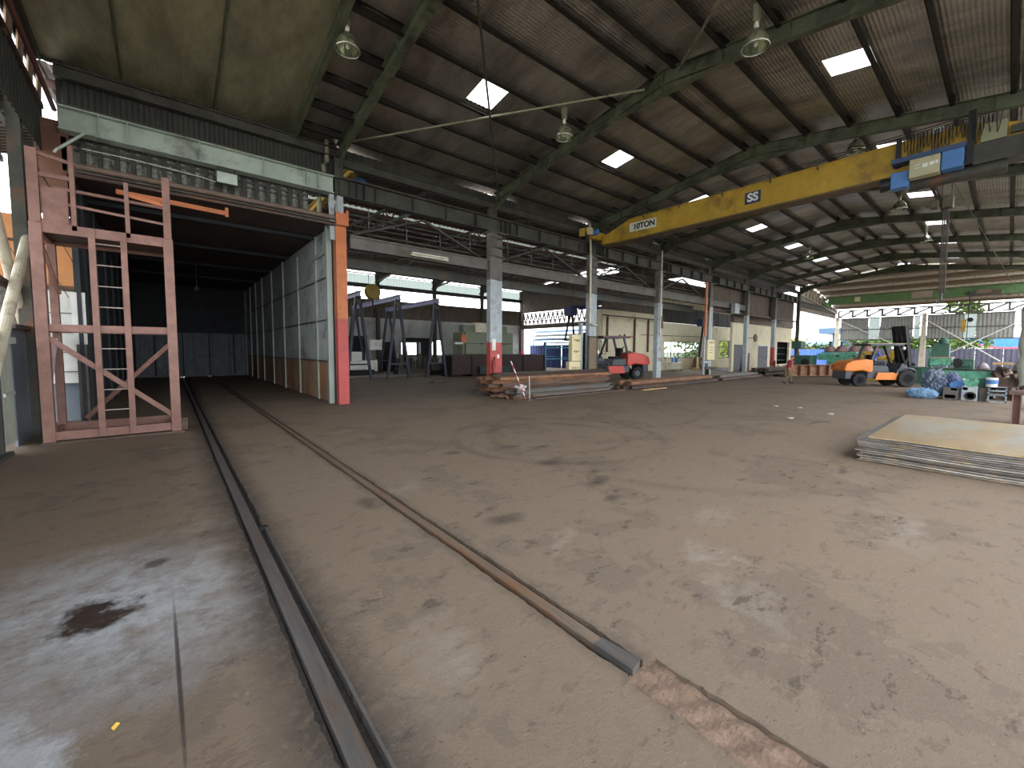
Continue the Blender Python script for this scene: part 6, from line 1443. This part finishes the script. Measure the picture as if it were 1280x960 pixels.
for y in (.42, -.02):
    for x in (24.2, 24.7): b.box(x, y, 0, x + .04, y + .04, .58)
for z in (.0, .28, .42, .54):
    b.box(24.2, -.02, z, 24.24, .46, z + .05)
b.box(24.2, -0.02, 0.54, 24.7, 0.46, 0.58).box(24.2, -0.02, 0.26, 24.7, 0.46, 0.3)
b.build('frame', mat('grey_blue_frame', (.25, .30, .34), .5), t)
t = empty('paint_pail', (24.5, .3, .58), 'white and blue pail standing on the steel frame box', 'pail')
MB().lathe((24.45, .38, .58), [(.001, 0), (.15, 0), (.17, .34), (.16, .35), (.001, .33)], 18).build('body', M_white, t); MB().lathe((24.45, .38, .70), [(.165, 0), (.172, .15)], 18).build('label', M_blue, t)
single(MB().lathe((24.5, 1.25, .6), [(.08, -.06), (.18, -.06), (.18, .06), (.08, .06)], 16, 'x').lathe((24.4, 1.38, .6), [(.001, -.05), (.12, -.05), (.12, .05), (.001, .05)], 12, 'x'), 'blue_reel', M_blue, 'small blue reel on top of the brown-grey box', 'reel')
single(MB().box(24.3, 0.5, 0, 24.8, 0.68, 0.5), 'dark_crate', M_dark, 'dark crate between the machine box and the steel frame', 'crate')
# green lathe
t = empty('lathe', (27, .6, 0), 'long green lathe with an orange-topped headstock at the right', 'lathe')
MB().box(26.2, -.35, .80, 26.9, 1.75, 1.12).build('bed', M_mgreen, t, bevel=.03)
MB().box(26.25, -.1, .1, 26.8, .3, .8).box(26.25, 1.2, .1, 26.8, 1.7, .8).box(26.15, -.3, 0, 26.9, 1.9, .1).build('pedestal', M_dgreen, t)
MB().box(26.2, 1.75, .5, 27.0, 2.6, 1.2).build('headstock', M_dgreen, t, bevel=.03)
MB().box(26.15, 1.35, 1.32, 26.9, 2.25, 1.66).build('cover', M_mgreen, t, bevel=.04); MB().box(26.1, 1.3, 1.66, 26.9, 2.2, 1.7).build('tray', mat('dusty_orange_tray', (.42, .26, .17), .7), t)
MB().box(26.6, 2.2, .9, 26.9, 2.35, 2.1).build('column', M_mgreen, t); MB().box(26.5, 1.5, 1.7, 27.0, 2.15, 2.3).lathe((26.6, 1.75, 2.4), [(.001, -.1), (.2, -.1), (.22, .05), (.1, .15), (.001, .15)], 12).build('motor', M_dgreen, t)
MB().box(26.2, .5, 1.12, 26.9, 1.25, 1.62).box(26.1, .6, 1.3, 26.2, 1.1, 1.5).build('carriage', M_dgreen, t, bevel=.03)
MB().lathe((26.15, 1.1, 1.45), [(.001, -.1), (.2, -.1), (.2, .05), (.001, .05)], 14, 'x').build('chuck', M_black, t)
MB().box(26.2, -.35, 1.12, 26.9, 1.7, 1.18).build('slideway', M_dark, t)
MB().lathe((26.5, .15, 1.18), [(.001, .3), (.12, .26), (.22, .12), (.25, 0)][::-1], 16).build('dome_cover', mat('grey_violet_dome', (.28, .24, .26), .6), t, True)
t.scale = (1, .762, 1); t.location.y = 1.02
t = empty('scrap_heap', (26, -.5, 0), 'dark heap of machine parts topped by a plank at the end of the lathe', 'scrap')
b = MB(); r = random.Random(4)
for k in range(46):
    p = Vector((26 + r.uniform(-.5, .5), -.65 + r.uniform(-.35, .35), .1 + r.random() * 1.1)); q = p + Vector((r.uniform(-.3, .3), r.uniform(-.35, .35), r.uniform(-.2, .25)))
    b.bar(p, q, r.uniform(.05, .2), r.uniform(.04, .2))
b.box(25.7, -.95, 0, 26.5, -.35, .9)
o = b.build('parts', M_rustd, t); o['kind'] = 'stuff'
MB().box(25.4, -.75, 1.42, 26.2, -.2, 1.5).build('plank', M_wood, t)
t.location.y = .12
single(MB().box(34.5, 1.2, 0, 35.4, 3.6, .95).box(34.4, 1.1, .95, 35.5, 3.7, 1.02), 'green_bench', M_dgreen, 'dark green work bench behind the forklift mast', 'bench')
single(MB().box(34.2, 1.3, 0, 34.3, 3.0, .45), 'pale_sheet', M_white, 'pale sheet leaning low in front of the green bench', 'sheet')
wp_ = MB(); r = random.Random(9)
pts = [(22.0 + r.uniform(-.05, .05), -.46 + r.uniform(-.04, .04), .0 + .30 * k) for k in range(14)]
wp_.tube(pts, [.26 + r.uniform(-.05, .07) for _ in pts], 12)
single(wp_, 'wrapped_column', M_plastic, 'column wrapped in pale ragged plastic at the right edge', 'column', smooth=True)
# green machine table with pink domes, far left of the forklift
t = empty('machine_table', (46, 8.5, 0), 'pale green machine table behind the orange forklift', 'machine')
MB().box(44.2, 7.4, 1.2, 46.4, 10.9, 1.75).box(44.2, 7.2, 0, 46.2, 10.2, 1.2).build('bed', M_mgreen, t, bevel=.05); MB().box(44.15, 8.2, 1.78, 46, 10.6, 1.9).build('table_edge', M_mgreen, t)
MB().box(44.1, 9.3, 1.5, 44.2, 9.5, 1.6).box(44.1, 8.2, 1.5, 44.2, 8.4, 1.6).build('knob', M_black, t)
for k, y in enumerate((10.2, 9.4, 8.5, 7.7)):
    d = empty('domed_motor', (45.2, y, 1.9), ORD[k] + ' dusty pink domed motor from the drill press, on the pale green machine table', 'motor', 'domed motors on the green table')
    MB().lathe((45.2, y, 1.9), [(.42, 0), (.42, .12), (.34, .38), (.2, .5), (.08, .54)], 18).build('dome', mat('dusty_pink', (.28, .17, .17), .65), d, True)
    MB().box(45.1, y - .08, 2.4, 45.3, y + .08, 2.85).build('shaft', M_dgreen, d)
t = empty('drill_press', (46, 12.7, 0), 'dark green drill press in front of the light blue fence', 'machine')
MB().box(45.4, 12.3, 0, 46.3, 13.2, .3).build('base', M_dgreen, t); MB().lathe((45.9, 12.9, .3), [(.14, 0), (.14, 2.6)], 12).build('column', M_tie, t)
MB().box(45.3, 12.2, 1.0, 46.2, 13.1, 1.25).build('table', M_dgreen, t); MB().box(45.2, 12.4, 2.2, 46.5, 13.2, 2.9).build('head', M_dgreen, t, bevel=.06)
MB().lathe((45.4, 12.6, 1.6), [(.03, 0), (.07, .2), (.1, .6)], 10).build('spindle', M_chrome, t); MB().bar((45.3, 12.2, 2.4), (45.2, 11.7, 2.7), .05, .05).build('handle', M_black, t)
t = empty('drum_box', (44, 11.6, 0), 'dark green machine box behind the walking man', 'machine')
MB().box(42.8, 11.0, 0, 44.6, 12.3, 1.6).build('body', M_dgreen, t, bevel=.04); MB().lathe((42.75, 11.4, 1.0), [(.001, -.06), (.3, -.06), (.3, .06), (.001, .06)], 16, 'x').build('flywheel', M_black, t)
single(MB().lathe((33.5, 14.2, 0), [(.001, 0), (.28, 0), (.28, .75), (.001, .75)], 16), 'dark_drum', M_dark, 'dark drum on the floor beside the far columns', 'drum') if 0 else None
t = empty('yellow_machine', (36.2, 5.4, 0), 'yellow machine frame seen through the orange forklift', 'machine')
MB().box(36, 4.1, 1.3, 36.5, 6.7, 1.65).box(36, 4.5, .3, 36.5, 4.9, 1.4).box(36, 5.8, .3, 36.5, 6.2, 1.4).box(35.9, 4.0, 0, 36.7, 6.7, .3).build('frame', M_yellow, t)
MB().box(35.95, 4.3, 1.65, 36.4, 5.0, 2.0).box(35.95, 5.6, 1.65, 36.4, 6.4, 1.95).build('housing', M_yellow, t, bevel=.04)

# ------------------------------------------------------------------ bits on the floor
for (x, y, s_, m, lab) in ((16.2, 5.1, .12, M_white, 'scrap of white paper farthest left of the plates'), (16.4, 4.45, .1, M_white, 'scrap of white paper beyond the dark floor streak'),
                           (15.5, 3.4, .13, M_white, 'scrap of white paper near the dark floor streak'), (13.6, 3.9, .12, M_white, 'scrap of white paper at the end of the dark streak')):
    b = MB(); b.add([(x - s_, y - s_ * .6, .004), (x + s_, y - s_ * .5, .02), (x + s_ * .8, y + s_ * .6, .005), (x - s_ * .9, y + s_ * .5, .03)], [(0, 1, 2, 3)])
    single(b, 'paper_scrap', m, lab, 'paper', 'paper scraps on the floor', solid=.004)
b = MB().add([(-.295, 2.76, .012), (-.275, 2.775, .02), (-.262, 2.765, .015), (-.27, 2.745, .02), (-.285, 2.74, .01)], [(0, 1, 2, 3, 4)])
single(b, 'fallen_leaf', mat('dry_yellow_leaf', (.5, .33, .05), .7), 'small dry yellow leaf on the floor by the bottom left corner', 'leaf', solid=.004)

# ------------------------------------------------------------------ outside
def fence(name, x, y0, y1, h, m, lab):
    t = empty(name, (x, (y0 + y1) / 2, 0), lab, 'fence'); n = max(1, round(abs(y1 - y0) / 2.2))
    for k in range(n):
        a = y0 + (y1 - y0) * k / n; MB().corr((x, a, -.1), (0, (y1 - y0) / n * .985, 0), (0, 0, h), .4, .07).build('panel', m, t)
    MB().box(x + .02, min(y0, y1), h * .55, x + .1, max(y0, y1), h * .55 + .08).build('rail', m, t)
fence('sheet_fence', 78, 30, 15.8, 2.4, M_fence, 'light blue sheet fence seen through the open side gap')
fence('sheet_fence', 72, 15.4, -6, 2.45, M_fenceg, 'slate-blue sheet fence behind the far end wall')
t = empty('blue_gate', (31, 38, 0), 'dark blue sheet gate outside the open end of the second bay', 'gate')
for k in range(5): MB().corr((33.0 + .02 * k, 36.5 - 2.6 * k, 0), (0, -2.55, 0), (0, 0, 2.45), .4, .05).build('panel', mat('dark_blue_gate', (.02, .04, .16), .6), t)
MB().box(32.9, 23.5, 2.4, 33.1, 36.5, 2.55).box(32.9, 23.5, 1.2, 33.0, 36.5, 1.28).build('rail', M_steelblue, t)
for k, z in enumerate((3.0, 3.45, 3.9)):
    single(MB().corr((33.4 + .1 * k, 36.5, z), (0, -13, 0), (.5, 0, .32), .4, .05), 'awning_sheet', M_ltblue if k != 1 else M_trans, ('lowest', 'middle', 'topmost')[k] + ' pale awning sheet over the blue gate', 'sheet', 'awning sheets over the gate')
for y in (36.3, 30, 23.7): single(MB().box(33.35, y - .06, 0, 33.47, y + .06, 3.95), 'awning_post', M_steelblue, {36.3: 'far', 30: 'middle', 23.7: 'near'}[y] + ' thin blue post under the awning sheets by the blue gate', 'post', 'posts of the gate awning')
t = empty('blue_building', (95, 16, 0), 'blue building with a light blue flat fascia beyond the fence', 'building')
MB().box(94, 14, 0, 103, 21.0, 5.3).build('wall', M_bluebld, t); MB().box(93, 12.5, 5.3, 104, 22.9, 6.3).build('fascia', M_ltblue, t)
MB().box(93.9, 19.4, 0, 94, 20.6, 5.2).build('pillar', M_white, t); MB().box(93.9, 17.5, .5, 94, 19.0, 5.0).build('window', M_fork_g, t)
t = empty('blue_shed', (110, 26, 0), 'low blue roofed shed beyond the yellow-green bush', 'building')
MB().box(108, 24, 0, 116, 34, 2.6).build('wall', M_white, t); MB().prism([(107.5, 2.6), (112, 4.3), (116.5, 2.6)], 23.5, 34.5, 'xz').build('roof', M_blue, t)
sg = empty('painted_hoarding', (96, 1, 2), 'blue, red and white curved hoarding above the slate fence', 'hoarding')
def band(z0f, z1f, m, nm, x):
    b = MB(); n = 24
    for k in range(n):
        a, c = k / n, (k + 1) / n; ya, yc = 4.6 - 9.5 * a, 4.6 - 9.5 * c
        b.add([(x, ya, z0f(a)), (x, yc, z0f(c)), (x, yc, z1f(c)), (x, ya, z1f(a))], [(0, 1, 2, 3)])
    b.build(nm, m, sg, solid=.05)
cv = lambda a: 2.75 + 1.35 * max(0, 1 - a * 2.4) ** 2
band(lambda a: 2.0, lambda a: min(4.2, cv(a) - .25), M_white, 'white_band', 96); band(lambda a: min(4.2, cv(a) - .25), lambda a: min(4.2, cv(a)), mat('hoarding_red', (.5, .07, .10), .6), 'red_band', 95.98); band(lambda a: min(4.2, cv(a)), lambda a: 4.2, mat('hoarding_blue', (.04, .16, .55), .6), 'blue_band', 95.96)
single(MB().box(98, 6, 0, 100, 9, 3.2).box(97.9, 5.9, 3.2, 100.1, 9.1, 3.3), 'white_cabin', M_white, 'small white cabin beyond the middle end column', 'cabin')
def tree(name, x, y, w, h, z0, m, lab, n=900, seed=1):
    t = empty(name, (x, y, 0), lab, 'tree', 'trees beyond the fences'); r = random.Random(seed)
    MB().tube([(x, y, 0), (x + .1, y, z0), (x, y + .1, z0 + h * .5)], [.16, .12, .05], 7).build('trunk', M_bark, t)
    b = MB()
    cl = [(r.gauss(0, .42), r.gauss(0, .42), r.random()) for _ in range(26)]
    for k in range(int(n * 1.7)):
        c = cl[k % 26]; p = Vector((x + (c[0] + r.gauss(0, .16)) * w * .5, y + (c[1] + r.gauss(0, .16)) * w, z0 + (c[2] + r.gauss(0, .1)) * h))
        u = Vector((r.gauss(0, 1), r.gauss(0, 1), r.gauss(0, .6))).normalized() * r.uniform(.2, .42); v = u.cross(Vector((r.gauss(0, 1), r.gauss(0, 1), r.gauss(0, 1)))).normalized() * .16
        b.add([p - u, p + v, p + u, p - v], [(0, 1, 2, 3)])
    o = b.build('crown', m, t); o['kind'] = 'stuff'
tree('bush', 84, 25, 3.6, 3.6, .3, M_leafy, 'yellow-green bush beyond the light blue fence', 900, 1)
tree('bush', 86, 21, 3.2, 2.6, .4, M_leaf, 'green bush before the blue building', 800, 2)
tree('tree', 84, 13.5, 3.5, 2.8, 1.2, M_leaf, 'green tree behind the pink domed motors', 800, 3)
tree('tree', 84, 9.2, 2.2, 2.6, 1.4, M_leaf, 'green tree between the forklift mast and the middle end column', 700, 4)
tree('tree', 86, 6.0, 2.6, 2.8, 1.2, M_leaf, 'green tree above the lathe motor', 700, 5)
tree('tree', 80, 3.6, 2.2, 8.2, .6, M_leaf, 'tall slender tree behind the yellow chain hoist', 900, 6)
tree('tree', 60, 29.5, 5.5, 3.4, .6, M_leaf, 'green tree outside the wide window', 450, 7)
tree('bush', 64, 27.0, 2.4, 3.4, .2, mat('bright_yellow_leaf', (.5, .5, .06), .6, 0, .25, 1.5), 'yellow bush outside the small far window', 800, 8)
tree('tree', 46, 32, 4.5, 5, 1.2, M_leafy, 'pale green tree seen through the open end of the second bay', 900, 9)
single(MB().corr((58, 34, 0), (6, -4, 0), (0, 0, 1.7), .5, .05), 'sheet_fence', M_white, 'white sheet fence outside the wide window', 'fence')
